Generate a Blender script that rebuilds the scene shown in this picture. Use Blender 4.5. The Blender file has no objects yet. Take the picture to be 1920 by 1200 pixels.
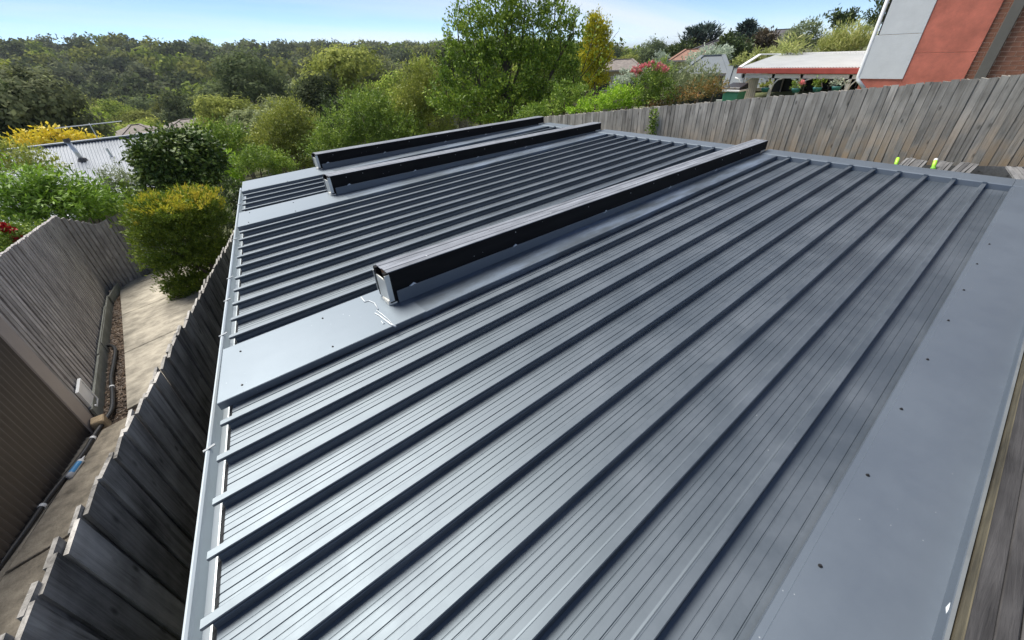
import bpy, bmesh, math, random
import numpy as np
from mathutils import Vector, Matrix

# ------------------------------------------------------------------ camera, sky, sun, exposure
sc = bpy.context.scene
COL = sc.collection
# world axes: X runs along the roof ribs (towards the tall fence), Y across them, Z up; camera at the origin
RIGHT = np.array([.76720308, -.64017086, -.0397581])
DOWN = np.array([-.38365119, -.40833939, -.82829385])
FWD = np.array([.51401479, .65072284, -.55888155])
FPX = 745.0                                   # focal length in pixels of the 1920 x 1200 photograph
cam_d = bpy.data.cameras.new("camera")
cam = bpy.data.objects.new("camera", cam_d)
COL.objects.link(cam)
cam.matrix_world = Matrix(((RIGHT[0], -DOWN[0], -FWD[0], 0), (RIGHT[1], -DOWN[1], -FWD[1], 0), (RIGHT[2], -DOWN[2], -FWD[2], 0), (0, 0, 0, 1)))
cam_d.sensor_width = 36.0
cam_d.lens = 36.0 * FPX / 1920.0
cam_d.clip_start = 0.05
cam_d.clip_end = 20000
sc.camera = cam

SUN_EL = math.radians(58)
SUN_ROT = math.atan2(-.22, 1.0)
world = bpy.data.worlds.new("World")
sc.world = world
world.use_nodes = True
wn = world.node_tree
bg = wn.nodes['Background']
sky = wn.nodes.new("ShaderNodeTexSky")
sky.sky_type = 'NISHITA'
sky.sun_disc = False
sky.sun_elevation = SUN_EL
sky.sun_rotation = SUN_ROT
sky.air_density = 0.45
sky.dust_density = 0.0
sky.ozone_density = 3.0
bg.inputs[1].default_value = 0.060
tc = wn.nodes.new("ShaderNodeTexCoord")
sep = wn.nodes.new("ShaderNodeSeparateXYZ")
wn.links.new(tc.outputs['Generated'], sep.inputs[0])
zadd = wn.nodes.new("ShaderNodeMath"); zadd.operation = 'MAXIMUM'; zadd.inputs[1].default_value = 0.0
wn.links.new(sep.outputs[2], zadd.inputs[0])
zoff = wn.nodes.new("ShaderNodeMath"); zoff.operation = 'ADD'; zoff.inputs[1].default_value = 0.12
wn.links.new(zadd.outputs[0], zoff.inputs[0])
dx = wn.nodes.new("ShaderNodeMath"); dx.operation = 'DIVIDE'
dy = wn.nodes.new("ShaderNodeMath"); dy.operation = 'DIVIDE'
wn.links.new(sep.outputs[0], dx.inputs[0]); wn.links.new(zoff.outputs[0], dx.inputs[1])
wn.links.new(sep.outputs[1], dy.inputs[0]); wn.links.new(zoff.outputs[0], dy.inputs[1])
comb = wn.nodes.new("ShaderNodeCombineXYZ")
wn.links.new(dx.outputs[0], comb.inputs[0]); wn.links.new(dy.outputs[0], comb.inputs[1])
mp = wn.nodes.new("ShaderNodeMapping")
mp.inputs['Location'].default_value = (3.1, 1.7, 0)
mp.inputs['Rotation'].default_value = (0, 0, math.radians(-28))
mp.inputs['Scale'].default_value = (0.22, 0.75, 1)
wn.links.new(comb.outputs[0], mp.inputs[0])
cn = wn.nodes.new("ShaderNodeTexNoise")
cn.inputs['Scale'].default_value = 0.62
cn.inputs['Detail'].default_value = 7
cn.inputs['Roughness'].default_value = 0.52
cn.inputs['Distortion'].default_value = 0.5
wn.links.new(mp.outputs[0], cn.inputs['Vector'])
cr = wn.nodes.new("ShaderNodeValToRGB")
cr.color_ramp.elements[0].position = 0.42
cr.color_ramp.elements[1].position = 0.70
wn.links.new(cn.outputs[0], cr.inputs[0])
cfac = wn.nodes.new("ShaderNodeMath"); cfac.operation = 'MULTIPLY'; cfac.inputs[1].default_value = 0.85
wn.links.new(cr.outputs[0], cfac.inputs[0])
cmix = wn.nodes.new("ShaderNodeMixRGB")
cmix.inputs[2].default_value = (5.6, 5.8, 6.1, 1)
wn.links.new(cfac.outputs[0], cmix.inputs[0])
wn.links.new(sky.outputs[0], cmix.inputs[1])
wn.links.new(cmix.outputs[0], bg.inputs[0])

sun_d = bpy.data.lights.new("sun", 'SUN')
sun_d.energy = 2.4
sun_d.angle = math.radians(36)
sun_d.color = (1.0, 0.95, 0.86)
sun = bpy.data.objects.new("sun", sun_d)
COL.objects.link(sun)
sdir = Vector((math.sin(SUN_ROT) * math.cos(SUN_EL), math.cos(SUN_ROT) * math.cos(SUN_EL), math.sin(SUN_EL)))
sun.rotation_euler = sdir.to_track_quat('Z', 'Y').to_euler()
sun.location = (0, 0, 30)

vs = sc.view_settings
vs.view_transform = 'Standard'
vs.look = 'None'
vs.exposure = 1.5
vs.gamma = 1.0
vs.use_curve_mapping = False

# ------------------------------------------------------------------ helpers
rng = np.random.default_rng(7)
rnd = random.Random(11)

def ray(x, y):
    d = RIGHT * (x - 960) + DOWN * (y - 600) + FWD * FPX
    return d / np.linalg.norm(d)

def at(x, y, r):
    """point seen at photo pixel x, y at plan distance r"""
    d = ray(x, y)
    return d * (r / math.hypot(d[0], d[1]))

def mpp(p):
    """metres per photo pixel at a point"""
    return float(np.dot(p, FWD)) / FPX

G0, GA, GB = -2.9, .1, -.12
def gz(u, v): return G0 + GA * u + GB * v
def ong(x, y):
    d = ray(x, y)
    return d * (G0 / (d[2] - GA * d[0] - GB * d[1]))

def tag(o, label=None, cat=None, group=None, kind=None):
    if label: o['label'] = label
    if cat: o['category'] = cat
    if group: o['group'] = group
    if kind: o['kind'] = kind
    return o

def link(o, parent=None):
    COL.objects.link(o)
    if parent is not None: o.parent = parent
    return o

def empty(name, loc=(0, 0, 0), rz=0.0):
    o = bpy.data.objects.new(name, None)
    o.location = Vector([float(a) for a in loc]); o.rotation_euler = (0, 0, rz)
    o.empty_display_size = 0.2
    return link(o)

def thing(name, label, cat, loc=(0, 0, 0), rz=0.0, group=None):
    return tag(empty(name, loc, rz), label, cat, group)

def mesh_from(name, verts, faces, mat=None, smooth=False):
    me = bpy.data.meshes.new(name)
    me.from_pydata([tuple(map(float, v)) for v in verts], [], faces)
    if mat: me.materials.append(mat)
    if smooth:
        me.polygons.foreach_set('use_smooth', [True] * len(me.polygons))
    me.update()
    return me

def obj(name, me, parent=None, loc=None, rot=None):
    o = bpy.data.objects.new(name, me)
    if loc is not None: o.location = Vector([float(a) for a in loc])
    if rot is not None: o.rotation_euler = rot
    return link(o, parent)

class MB:
    """collects simple solids into one mesh"""
    def __init__(s): s.v = []; s.f = []
    def add(s, v, f):
        k = len(s.v); s.v += [tuple(a) for a in v]; s.f += [tuple(i + k for i in q) for q in f]; return s
    def box(s, a, b):
        x0, y0, z0 = a; x1, y1, z1 = b
        return s.add([(x0, y0, z0), (x1, y0, z0), (x1, y1, z0), (x0, y1, z0), (x0, y0, z1), (x1, y0, z1), (x1, y1, z1), (x0, y1, z1)],
                     [(0, 3, 2, 1), (4, 5, 6, 7), (0, 1, 5, 4), (1, 2, 6, 5), (2, 3, 7, 6), (3, 0, 4, 7)])
    def hexa(s, p):   # 8 points: bottom loop, top loop
        return s.add(p, [(0, 3, 2, 1), (4, 5, 6, 7), (0, 1, 5, 4), (1, 2, 6, 5), (2, 3, 7, 6), (3, 0, 4, 7)])
    def bar(s, p, q, w, h, up=(0, 0, 1)):
        p = Vector(p); q = Vector(q); d = (q - p).normalized(); up = Vector(up)
        a = d.cross(up)
        if a.length < 1e-4: a = d.cross(Vector((1, 0, 0)))
        a.normalize(); b = a.cross(d).normalized()
        a *= w / 2; b *= h / 2
        return s.hexa([p - a - b, p + a - b, p + a + b, p - a + b, q - a - b, q + a - b, q + a + b, q - a + b])
    def tube(s, pts, rad, n=8, cap=True):
        pts = [Vector(p) for p in pts]
        if not hasattr(rad, '__len__'): rad = [rad] * len(pts)
        k = len(s.v); prev = None
        for i, p in enumerate(pts):
            t = (pts[min(i + 1, len(pts) - 1)] - pts[max(i - 1, 0)]).normalized()
            if prev is None:
                a = t.cross(Vector((0, 0, 1)))
                if a.length < 1e-3: a = t.cross(Vector((1, 0, 0)))
            else:
                a = prev - t * prev.dot(t)
            a.normalize(); prev = a; b = t.cross(a)
            for j in range(n):
                c = 2 * math.pi * j / n
                s.v.append(tuple(p + (a * math.cos(c) + b * math.sin(c)) * rad[i]))
        for i in range(len(pts) - 1):
            for j in range(n):
                s.f.append((k + i * n + j, k + i * n + (j + 1) % n, k + (i + 1) * n + (j + 1) % n, k + (i + 1) * n + j))
        if cap:
            s.f.append(tuple(k + j for j in range(n - 1, -1, -1)))
            s.f.append(tuple(k + (len(pts) - 1) * n + j for j in range(n)))
        return s
    def build(s, name, mat, parent=None, loc=None, rot=None, smooth=False, bevel=0):
        me = mesh_from(name, s.v, s.f, mat, smooth)
        if bevel:
            bm = bmesh.new(); bm.from_mesh(me)
            bmesh.ops.bevel(bm, geom=bm.edges[:], offset=bevel, segments=1, affect='EDGES', clamp_overlap=True)
            bm.to_mesh(me); bm.free()
        return obj(name, me, parent, loc, rot)

def tube_obj(name, pts, rad, mat, parent=None, n=8, loc=None):
    return MB().tube(pts, rad, n).build(name, mat, parent, loc, smooth=True)

# ------------------------------------------------------------------ materials
def nt_new(name):
    m = bpy.data.materials.new(name); m.use_nodes = True
    n = m.node_tree.nodes; l = m.node_tree.links
    return m, n, l, n['Principled BSDF']

def rgba(c): return (c[0], c[1], c[2], 1)

def m_plain(name, col, rough=.6, metal=0., var=.15, scale=6., bump=0., spec=.5, bscale=None, vec='Object'):
    """base colour broken up by two scales of noise"""
    m, n, l, b = nt_new(name)
    t = n.new("ShaderNodeTexCoord")
    a = n.new("ShaderNodeTexNoise"); a.inputs['Scale'].default_value = scale; a.inputs['Detail'].default_value = 6; a.inputs['Roughness'].default_value = .65
    l.new(t.outputs[vec], a.inputs['Vector'])
    r = n.new("ShaderNodeMapRange"); r.inputs[1].default_value = .3; r.inputs[2].default_value = .7
    r.inputs[3].default_value = 1 - var; r.inputs[4].default_value = 1 + var
    l.new(a.outputs[0], r.inputs[0])
    x = n.new("ShaderNodeVectorMath"); x.operation = 'SCALE'; x.inputs[0].default_value = col
    l.new(r.outputs[0], x.inputs['Scale'])
    l.new(x.outputs[0], b.inputs['Base Color'])
    b.inputs['Roughness'].default_value = rough; b.inputs['Metallic'].default_value = metal
    b.inputs['Specular IOR Level'].default_value = spec
    if bump:
        c = n.new("ShaderNodeTexNoise"); c.inputs['Scale'].default_value = bscale or scale * 6; c.inputs['Detail'].default_value = 5
        l.new(t.outputs[vec], c.inputs['Vector'])
        p = n.new("ShaderNodeBump"); p.inputs['Strength'].default_value = bump; p.inputs['Distance'].default_value = .02
        l.new(c.outputs[0], p.inputs['Height']); l.new(p.outputs[0], b.inputs['Normal'])
    return m

def m_metal(name, col, rough=.32, metal=.0, dust=.2, scale=1.6, dustcol=(.30, .30, .30), speck=True, coat=0., stretch=(1, 1, 1), spec=.5, tint=(1, 1, 1), ior=1.5, wob=.12, wscale=(3, 3, 3)):
    """painted sheet steel with dust blotches and small specks"""
    m, n, l, b = nt_new(name)
    t = n.new("ShaderNodeTexCoord")
    mpn = n.new("ShaderNodeMapping"); mpn.inputs['Scale'].default_value = stretch
    l.new(t.outputs['Object'], mpn.inputs[0])
    a = n.new("ShaderNodeTexNoise"); a.inputs['Scale'].default_value = scale; a.inputs['Detail'].default_value = 8; a.inputs['Roughness'].default_value = .68
    l.new(mpn.outputs[0], a.inputs['Vector'])
    r = n.new("ShaderNodeMapRange"); r.inputs[1].default_value = .42; r.inputs[2].default_value = .72; r.inputs[3].default_value = 0; r.inputs[4].default_value = dust
    l.new(a.outputs[0], r.inputs[0])
    mx = n.new("ShaderNodeMixRGB"); mx.inputs[1].default_value = rgba(col); mx.inputs[2].default_value = rgba(dustcol)
    l.new(r.outputs[0], mx.inputs[0])
    last = mx.outputs[0]
    if speck:
        v = n.new("ShaderNodeTexVoronoi"); v.inputs['Scale'].default_value = 22
        l.new(t.outputs['Object'], v.inputs['Vector'])
        v2 = n.new("ShaderNodeTexNoise"); v2.inputs['Scale'].default_value = 2.2; v2.inputs['Detail'].default_value = 3
        l.new(t.outputs['Object'], v2.inputs['Vector'])
        thr = n.new("ShaderNodeMapRange"); thr.inputs[1].default_value = .5; thr.inputs[2].default_value = .75; thr.inputs[3].default_value = 0.0; thr.inputs[4].default_value = .1
        l.new(v2.outputs[0], thr.inputs[0])
        lt = n.new("ShaderNodeMath"); lt.operation = 'LESS_THAN'
        l.new(v.outputs['Distance'], lt.inputs[0]); l.new(thr.outputs[0], lt.inputs[1])
        sp = n.new("ShaderNodeMath"); sp.operation = 'MULTIPLY'; sp.inputs[1].default_value = .35
        l.new(lt.outputs[0], sp.inputs[0])
        m2 = n.new("ShaderNodeMixRGB"); m2.inputs[2].default_value = (.6, .62, .62, 1)
        l.new(sp.outputs[0], m2.inputs[0]); l.new(last, m2.inputs[1]); last = m2.outputs[0]
    l.new(last, b.inputs['Base Color'])
    rr = n.new("ShaderNodeMapRange"); rr.inputs[1].default_value = .3; rr.inputs[2].default_value = .75; rr.inputs[3].default_value = rough - .04; rr.inputs[4].default_value = rough + .10
    l.new(a.outputs[0], rr.inputs[0]); l.new(rr.outputs[0], b.inputs['Roughness'])
    b.inputs['Metallic'].default_value = metal
    b.inputs['Coat Weight'].default_value = coat
    b.inputs['IOR'].default_value = ior
    b.inputs['Specular Tint'].default_value = rgba(tint)
    b.inputs['Specular IOR Level'].default_value = spec
    b.inputs['Coat Roughness'].default_value = .25
    wm_ = n.new("ShaderNodeMapping"); wm_.inputs['Scale'].default_value = wscale
    l.new(t.outputs['Object'], wm_.inputs[0])
    w = n.new("ShaderNodeTexNoise"); w.inputs['Scale'].default_value = 1.0; w.inputs['Detail'].default_value = 3
    l.new(wm_.outputs[0], w.inputs['Vector'])
    p = n.new("ShaderNodeBump"); p.inputs['Strength'].default_value = wob; p.inputs['Distance'].default_value = .01
    l.new(w.outputs[0], p.inputs['Height']); l.new(p.outputs[0], b.inputs['Normal'])
    return m

def m_wood(name, c0, c1, axis=2, rough=.8, warm=None, warm_z=(0, 1), objrand=.35, knots=True, bump=.5, grain=1.0):
    """weathered timber, grain along one object axis, tone differs from board to board"""
    m, n, l, b = nt_new(name)
    t = n.new("ShaderNodeTexCoord"); oi = n.new("ShaderNodeObjectInfo")
    off = n.new("ShaderNodeVectorMath"); off.operation = 'ADD'
    sc_ = n.new("ShaderNodeMath"); sc_.operation = 'MULTIPLY'; sc_.inputs[1].default_value = 37.0
    l.new(oi.outputs['Random'], sc_.inputs[0])
    l.new(t.outputs['Object'], off.inputs[0]); l.new(sc_.outputs[0], off.inputs[1])
    mp_ = n.new("ShaderNodeMapping"); s = [22 * grain, 22 * grain, 22 * grain]; s[axis] = 1.1 * grain; mp_.inputs['Scale'].default_value = s
    l.new(off.outputs[0], mp_.inputs[0])
    a = n.new("ShaderNodeTexNoise"); a.inputs['Scale'].default_value = 1.6; a.inputs['Detail'].default_value = 8; a.inputs['Roughness'].default_value = .7; a.inputs['Distortion'].default_value = .6
    l.new(mp_.outputs[0], a.inputs['Vector'])
    big = n.new("ShaderNodeTexNoise"); big.inputs['Scale'].default_value = 3.2; big.inputs['Detail'].default_value = 4
    l.new(off.outputs[0], big.inputs['Vector'])
    ad = n.new("ShaderNodeMath"); ad.operation = 'ADD'; l.new(a.outputs[0], ad.inputs[0]); l.new(big.outputs[0], ad.inputs[1])
    r = n.new("ShaderNodeMapRange"); r.inputs[1].default_value = .72; r.inputs[2].default_value = 1.28
    l.new(ad.outputs[0], r.inputs[0])
    mx = n.new("ShaderNodeMixRGB"); mx.inputs[1].default_value = rgba(c0); mx.inputs[2].default_value = rgba(c1)
    l.new(r.outputs[0], mx.inputs[0])
    last = mx.outputs[0]
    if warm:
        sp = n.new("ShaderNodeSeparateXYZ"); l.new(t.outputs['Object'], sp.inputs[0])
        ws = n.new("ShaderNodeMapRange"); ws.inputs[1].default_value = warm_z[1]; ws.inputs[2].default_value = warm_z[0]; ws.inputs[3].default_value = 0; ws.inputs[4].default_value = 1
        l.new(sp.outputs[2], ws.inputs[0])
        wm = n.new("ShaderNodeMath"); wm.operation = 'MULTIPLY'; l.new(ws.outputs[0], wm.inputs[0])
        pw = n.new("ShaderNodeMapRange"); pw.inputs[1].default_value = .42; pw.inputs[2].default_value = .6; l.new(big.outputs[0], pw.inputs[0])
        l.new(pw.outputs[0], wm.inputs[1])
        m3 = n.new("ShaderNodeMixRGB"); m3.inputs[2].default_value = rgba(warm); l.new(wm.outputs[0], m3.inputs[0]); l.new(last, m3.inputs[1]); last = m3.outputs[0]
    if knots:
        v = n.new("ShaderNodeTexVoronoi"); v.inputs['Scale'].default_value = 1.0
        kmap = n.new("ShaderNodeMapping"); ks = [9, 9, 9]; ks[axis] = 4.0; kmap.inputs['Scale'].default_value = ks
        l.new(off.outputs[0], kmap.inputs[0]); l.new(kmap.outputs[0], v.inputs['Vector'])
        k = n.new("ShaderNodeMapRange"); k.inputs[1].default_value = .06; k.inputs[2].default_value = .16; k.inputs[3].default_value = .75; k.inputs[4].default_value = 0
        l.new(v.outputs['Distance'], k.inputs[0])
        m4 = n.new("ShaderNodeMixRGB"); m4.inputs[2].default_value = rgba([c * .45 for c in c0]); l.new(k.outputs[0], m4.inputs[0]); l.new(last, m4.inputs[1]); last = m4.outputs[0]
    ov = n.new("ShaderNodeMapRange"); ov.inputs[3].default_value = 1 - objrand; ov.inputs[4].default_value = 1 + objrand
    l.new(oi.outputs['Random'], ov.inputs[0])
    x = n.new("ShaderNodeVectorMath"); x.operation = 'SCALE'; l.new(last, x.inputs[0]); l.new(ov.outputs[0], x.inputs['Scale'])
    l.new(x.outputs[0], b.inputs['Base Color'])
    b.inputs['Roughness'].default_value = rough
    b.inputs['Specular IOR Level'].default_value = .3
    p = n.new("ShaderNodeBump"); p.inputs['Strength'].default_value = bump; p.inputs['Distance'].default_value = .006
    l.new(a.outputs[0], p.inputs['Height']); l.new(p.outputs[0], b.inputs['Normal'])
    return m

def m_leaf(name, cols, transl=.3, rough=.55, patch=1.2, spec=.35, orand=.1):
    """leaf colours vary leaf by leaf and clump by clump"""
    m, n, l, b = nt_new(name)
    g = n.new("ShaderNodeNewGeometry"); t = n.new("ShaderNodeTexCoord")
    a = n.new("ShaderNodeTexNoise"); a.inputs['Scale'].default_value = patch; a.inputs['Detail'].default_value = 3
    l.new(t.outputs['Object'], a.inputs['Vector'])
    mul = n.new("ShaderNodeMath"); mul.operation = 'MULTIPLY_ADD'; mul.inputs[1].default_value = .62
    l.new(g.outputs['Random Per Island'], mul.inputs[0])
    sb = n.new("ShaderNodeMapRange"); sb.inputs[1].default_value = .3; sb.inputs[2].default_value = .7; sb.inputs[3].default_value = -.05; sb.inputs[4].default_value = .43
    l.new(a.outputs[0], sb.inputs[0]); l.new(sb.outputs[0], mul.inputs[2])
    cr_ = n.new("ShaderNodeValToRGB")
    e = cr_.color_ramp.elements
    while len(e) < len(cols): e.new(.5)
    for i, c in enumerate(cols):
        e[i].position = i / (len(cols) - 1); e[i].color = rgba(c)
    l.new(mul.outputs[0], cr_.inputs[0])
    oi = n.new("ShaderNodeObjectInfo")
    ov = n.new("ShaderNodeMapRange"); ov.inputs[3].default_value = 1 - orand; ov.inputs[4].default_value = 1 + orand; l.new(oi.outputs['Random'], ov.inputs[0])
    x = n.new("ShaderNodeVectorMath"); x.operation = 'SCALE'; l.new(cr_.outputs[0], x.inputs[0]); l.new(ov.outputs[0], x.inputs['Scale'])
    l.new(x.outputs[0], b.inputs['Base Color'])
    b.inputs['Roughness'].default_value = rough; b.inputs['Specular IOR Level'].default_value = spec
    tr = n.new("ShaderNodeBsdfTranslucent"); l.new(x.outputs[0], tr.inputs[0])
    mix = n.new("ShaderNodeMixShader"); mix.inputs[0].default_value = transl
    l.new(b.outputs[0], mix.inputs[1]); l.new(tr.outputs[0], mix.inputs[2])
    l.new(mix.outputs[0], n['Material Output'].inputs[0])
    return m

M = {}
M['roof'] = m_metal('roof_paint', (.028, .034, .043), rough=.50, metal=0, dust=.6, scale=2.4, dustcol=(.085, .094, .112), ior=2.2, wob=.16, wscale=(.9, 7, 7), tint=(.76, .89, 1.0))
M['flash'] = m_metal('flashing_paint', (.06, .07, .088), rough=.52, metal=0, dust=.3, scale=1.6, dustcol=(.085, .097, .118), ior=2.35, wob=.12, wscale=(1.2, 4, 4), tint=(.74, .88, 1.0))
M['flash_chalk'] = m_metal('chalk_stained_flashing', (.04, .048, .06), rough=.46, metal=0, dust=.85, scale=1.5, dustcol=(.13, .17, .25), ior=2.2, wob=.2, wscale=(1.2, 4, 4), stretch=(1.0, 5, 5), tint=(.74, .88, 1.0))
M['gutter'] = m_metal('gutter_paint', (.50, .56, .60), rough=.35, metal=.3, dust=.3, scale=3, dustcol=(.42, .45, .44), speck=False)
M['black_ply'] = m_metal('black_sealed_timber', (.004, .004, .005), rough=.75, metal=0, dust=.4, scale=5, dustcol=(.03, .029, .028), speck=True, stretch=(.25, 3, 3), spec=.2)
M['beam_top'] = m_wood('beam_top_timber', (.12, .13, .15), (.27, .29, .33), axis=0, rough=.6, objrand=.1, knots=False, grain=1.2)
M['galv'] = m_metal('galvanised_steel', (.68, .70, .68), rough=.45, metal=.4, dust=.5, scale=9, dustcol=(.46, .49, .46), speck=False)
M['clip'] = m_plain('dull_clip', (.20, .22, .24), rough=.5, metal=.4)
M['lip_shade'] = m_plain('shaded_pan_lip', (.02, .022, .024), rough=.9)  # near-black carries the shade and dark reflection of the pan lips
M['foam'] = m_plain('white_packing', (.74, .73, .66), rough=.9, var=.2, scale=14, bump=.4)
M['timber_end'] = m_wood('fresh_timber', (.22, .12, .06), (.38, .22, .11), axis=0, objrand=.1, knots=False)
M['sealant'] = m_plain('silicone_smear', (.62, .66, .68), rough=.5, var=.2, scale=30)
M['screw'] = m_plain('screw_head', (.03, .03, .032), rough=.4, var=.2, scale=60, metal=.3)
M['screw_bright'] = m_plain('bright_screw_head', (.55, .56, .56), rough=.4, var=.2, scale=60, metal=.6)
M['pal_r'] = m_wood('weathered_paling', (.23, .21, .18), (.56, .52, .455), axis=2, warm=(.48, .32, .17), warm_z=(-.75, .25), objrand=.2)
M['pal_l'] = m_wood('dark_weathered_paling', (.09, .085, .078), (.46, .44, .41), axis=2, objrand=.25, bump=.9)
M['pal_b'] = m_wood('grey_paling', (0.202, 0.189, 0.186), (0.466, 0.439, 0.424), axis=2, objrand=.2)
M['board'] = m_wood('loose_grey_board', (0.088, 0.088, 0.092), (0.216, 0.216, 0.220), axis=0, objrand=.3)
M['mossy'] = m_wood('mossy_timber', (.016, .014, .011), (.12, .105, .07), axis=0, objrand=.1, bump=1.0)
M['ebony'] = m_wood('dark_weathered_board', (.020, .019, .020), (.085, .082, .084), axis=0, objrand=.2, bump=1.0, knots=False)
M['conc'] = m_plain('concrete', (.335, .305, .25), rough=.9, var=.5, scale=3.4, bump=.35, bscale=60)
M['conc_moss'] = m_plain('mossy_concrete', (.31, .27, .21), rough=.95, var=.5, scale=5, bump=.5, bscale=50)
M['mulch'] = m_plain('bark_soil', (.06, .042, .03), rough=1, var=.6, scale=20, bump=.8, bscale=60)
M['chip'] = m_leaf('bark_chip', [(.03, .02, .014), (.10, .06, .035), (.22, .15, .09)], transl=0)
M['brown_wall'] = m_plain('brown_wall_paint', (0.081, 0.070, 0.062), rough=.5, var=.12, scale=3)
M['trim'] = m_plain('taupe_trim_paint', (0.396, 0.348, 0.318), rough=.55, var=.06, scale=3)
M['plinth'] = m_wood('plinth_timber', (.15, .155, .135), (.27, .28, .25), axis=1, objrand=.15, knots=False)
M['stone'] = m_plain('sandstone', (.42, .32, .20), rough=.9, var=.35, scale=12, bump=.5)
M['poly'] = m_plain('black_poly_pipe', (.018, .018, .02), rough=.45, var=.2, scale=10)
M['white_pl'] = m_plain('white_plastic', (.80, .81, .82), rough=.4, var=.05, scale=6)
M['blue_pl'] = m_plain('blue_label', (.06, .30, .62), rough=.4, var=.1, scale=8)
M['bark'] = m_plain('bark', (.11, .085, .065), rough=.95, var=.4, scale=8, bump=.8)
M['pale_bark'] = m_plain('pale_bark', (.36, .33, .29), rough=.9, var=.3, scale=4, bump=.4)
M['lime'] = m_plain('lime_plastic', (.42, .80, .06), rough=.4, var=.1, scale=20)
M['lime_dark'] = m_plain('green_grip', (.16, .42, .03), rough=.6, var=.2, scale=40)
M['grass'] = m_plain('dry_grass_ground', (.085, .095, .035), rough=1, var=.5, scale=.8, bump=.4, bscale=8)
M['brick'] = m_plain('brown_brick', (.31, .135, .085), rough=.85, var=.3, scale=7, bump=.3)
M['dark_brick'] = m_plain('dark_brick_wall', (.075, .055, .045), rough=.85, var=.25, scale=9, bump=.3)
M['mortar'] = m_plain('mortar', (.80, .60, .46), rough=.95, var=.12, scale=10)
M['red_render'] = m_plain('red_render', (.70, .215, .15), rough=.9, var=.24, scale=2.2, bump=.35, bscale=70)
M['white_sheet'] = m_plain('white_cement_sheet', (.86, .86, .87), rough=.8, var=.05, scale=4, bump=.15)
M['white_paint'] = m_plain('white_paint', (.78, .79, .79), rough=.5, var=.06, scale=5)
M['downpipe'] = m_plain('grey_downpipe', (.17, .155, .135), rough=.5, var=.08, scale=4)
M['white_roof'] = m_plain('pale_zinc_roof', (.56, .58, .58), rough=.45, var=.08, scale=2, metal=.2)
M['red_gutter'] = m_plain('red_gutter', (.42, .085, .07), rough=.5, var=.15, scale=5)
M['dark_in'] = m_plain('dark_shade_fill', (.02, .022, .024), rough=.9, var=.3, scale=3)  # near-black paint giving the verandah interior its shade; also gap strip, shed wall
M['cream'] = m_plain('cream_boards', (.62, .55, .44), rough=.8, var=.1, scale=5)
M['grey_roof'] = m_plain('grey_metal_roof', (.15, .17, .185), rough=.6, var=.06, scale=1)
M['zinc_roof'] = m_plain('blue_grey_zinc', (.25, .275, .31), rough=.55, var=.08, scale=1.2, metal=.1)
M['tile_grey'] = m_plain('grey_brown_tile', (.19, .165, .15), rough=.9, var=.4, scale=4, bump=.6, bscale=14)
M['tile_red'] = m_plain('terracotta_tile', (.25, .135, .095), rough=.9, var=.4, scale=4, bump=.6, bscale=14)
M['tile_dark'] = m_plain('dark_tile', (.085, .08, .085), rough=.8, var=.25, scale=4, bump=.4, bscale=14)
M['house_wall'] = m_plain('beige_wall', (.45, .36, .25), rough=.9, var=.1, scale=2)
M['glass'] = m_plain('window_glass', (.03, .04, .05), rough=.08, var=.1, scale=2)
M['solar'] = m_plain('solar_glass', (.015, .022, .05), rough=.12, var=.1, scale=3)
M['bin'] = m_plain('green_bin', (.05, .22, .14), rough=.5, var=.1, scale=5)
M['pot'] = m_plain('teal_pot', (.03, .17, .17), rough=.5, var=.1, scale=8)
M['alu'] = m_plain('aluminium', (.65, .66, .66), rough=.35, var=.1, scale=8, metal=.6)
M['petal_red'] = m_leaf('red_petal', [(.35, .01, .015), (.55, .02, .03)], transl=.2)
M['petal_pink'] = m_leaf('pink_petal', [(.62, .06, .10), (.80, .35, .36), (.70, .10, .14)], transl=.2)
M['petal_white'] = m_leaf('white_petal', [(.75, .74, .66), (.85, .85, .80)], transl=.2)

# leaf palettes
L = {}
L['broad'] = m_leaf('broad_leaf', [(0.066, 0.117, 0.017), (0.164, 0.293, 0.028), (0.351, 0.527, 0.055)])
L['darkgloss'] = m_leaf('dark_glossy_leaf', [(0.026, 0.050, 0.013), (0.066, 0.118, 0.022), (0.216, 0.288, 0.048)], transl=.12, rough=.55, spec=.25)
L['hedge'] = m_leaf('hedge_leaf', [(0.053, 0.105, 0.013), (0.157, 0.246, 0.024), (0.368, 0.445, 0.050)], transl=.25)
L['hedge_tip'] = m_leaf('yellow_hedge_tip', [(.26, .32, .03), (.54, .52, .05), (.62, .46, .06)], transl=.3)
L['lime'] = m_leaf('lime_leaf', [(0.125, 0.250, 0.019), (0.325, 0.525, 0.037), (0.525, 0.700, 0.075)])
L['mid'] = m_leaf('mid_green_leaf', [(0.066, 0.127, 0.020), (0.187, 0.293, 0.041), (0.439, 0.546, 0.097)])
L['olive'] = m_leaf('olive_leaf', [(0.111, 0.146, 0.028), (0.286, 0.332, 0.062), (0.571, 0.585, 0.123)])
L['tree'] = m_leaf('tall_tree_leaf', [(0.056, 0.108, 0.017), (0.176, 0.282, 0.030), (0.482, 0.585, 0.083)], patch=.8)
L['gold'] = m_leaf('golden_leaf', [(0.163, 0.212, 0.017), (0.520, 0.488, 0.028), (0.850, 0.747, 0.041)])
L['yellow'] = m_leaf('yellow_leaf', [(0.396, 0.374, 0.022), (0.770, 0.605, 0.044), (0.850, 0.726, 0.110)])
L['silver'] = m_leaf('silver_leaf', [(0.200, 0.250, 0.175), (0.425, 0.500, 0.388), (0.725, 0.775, 0.650)])
L['greygreen'] = m_leaf('grey_green_leaf', [(0.092, 0.128, 0.056), (0.236, 0.285, 0.138), (0.506, 0.540, 0.288)])
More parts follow.
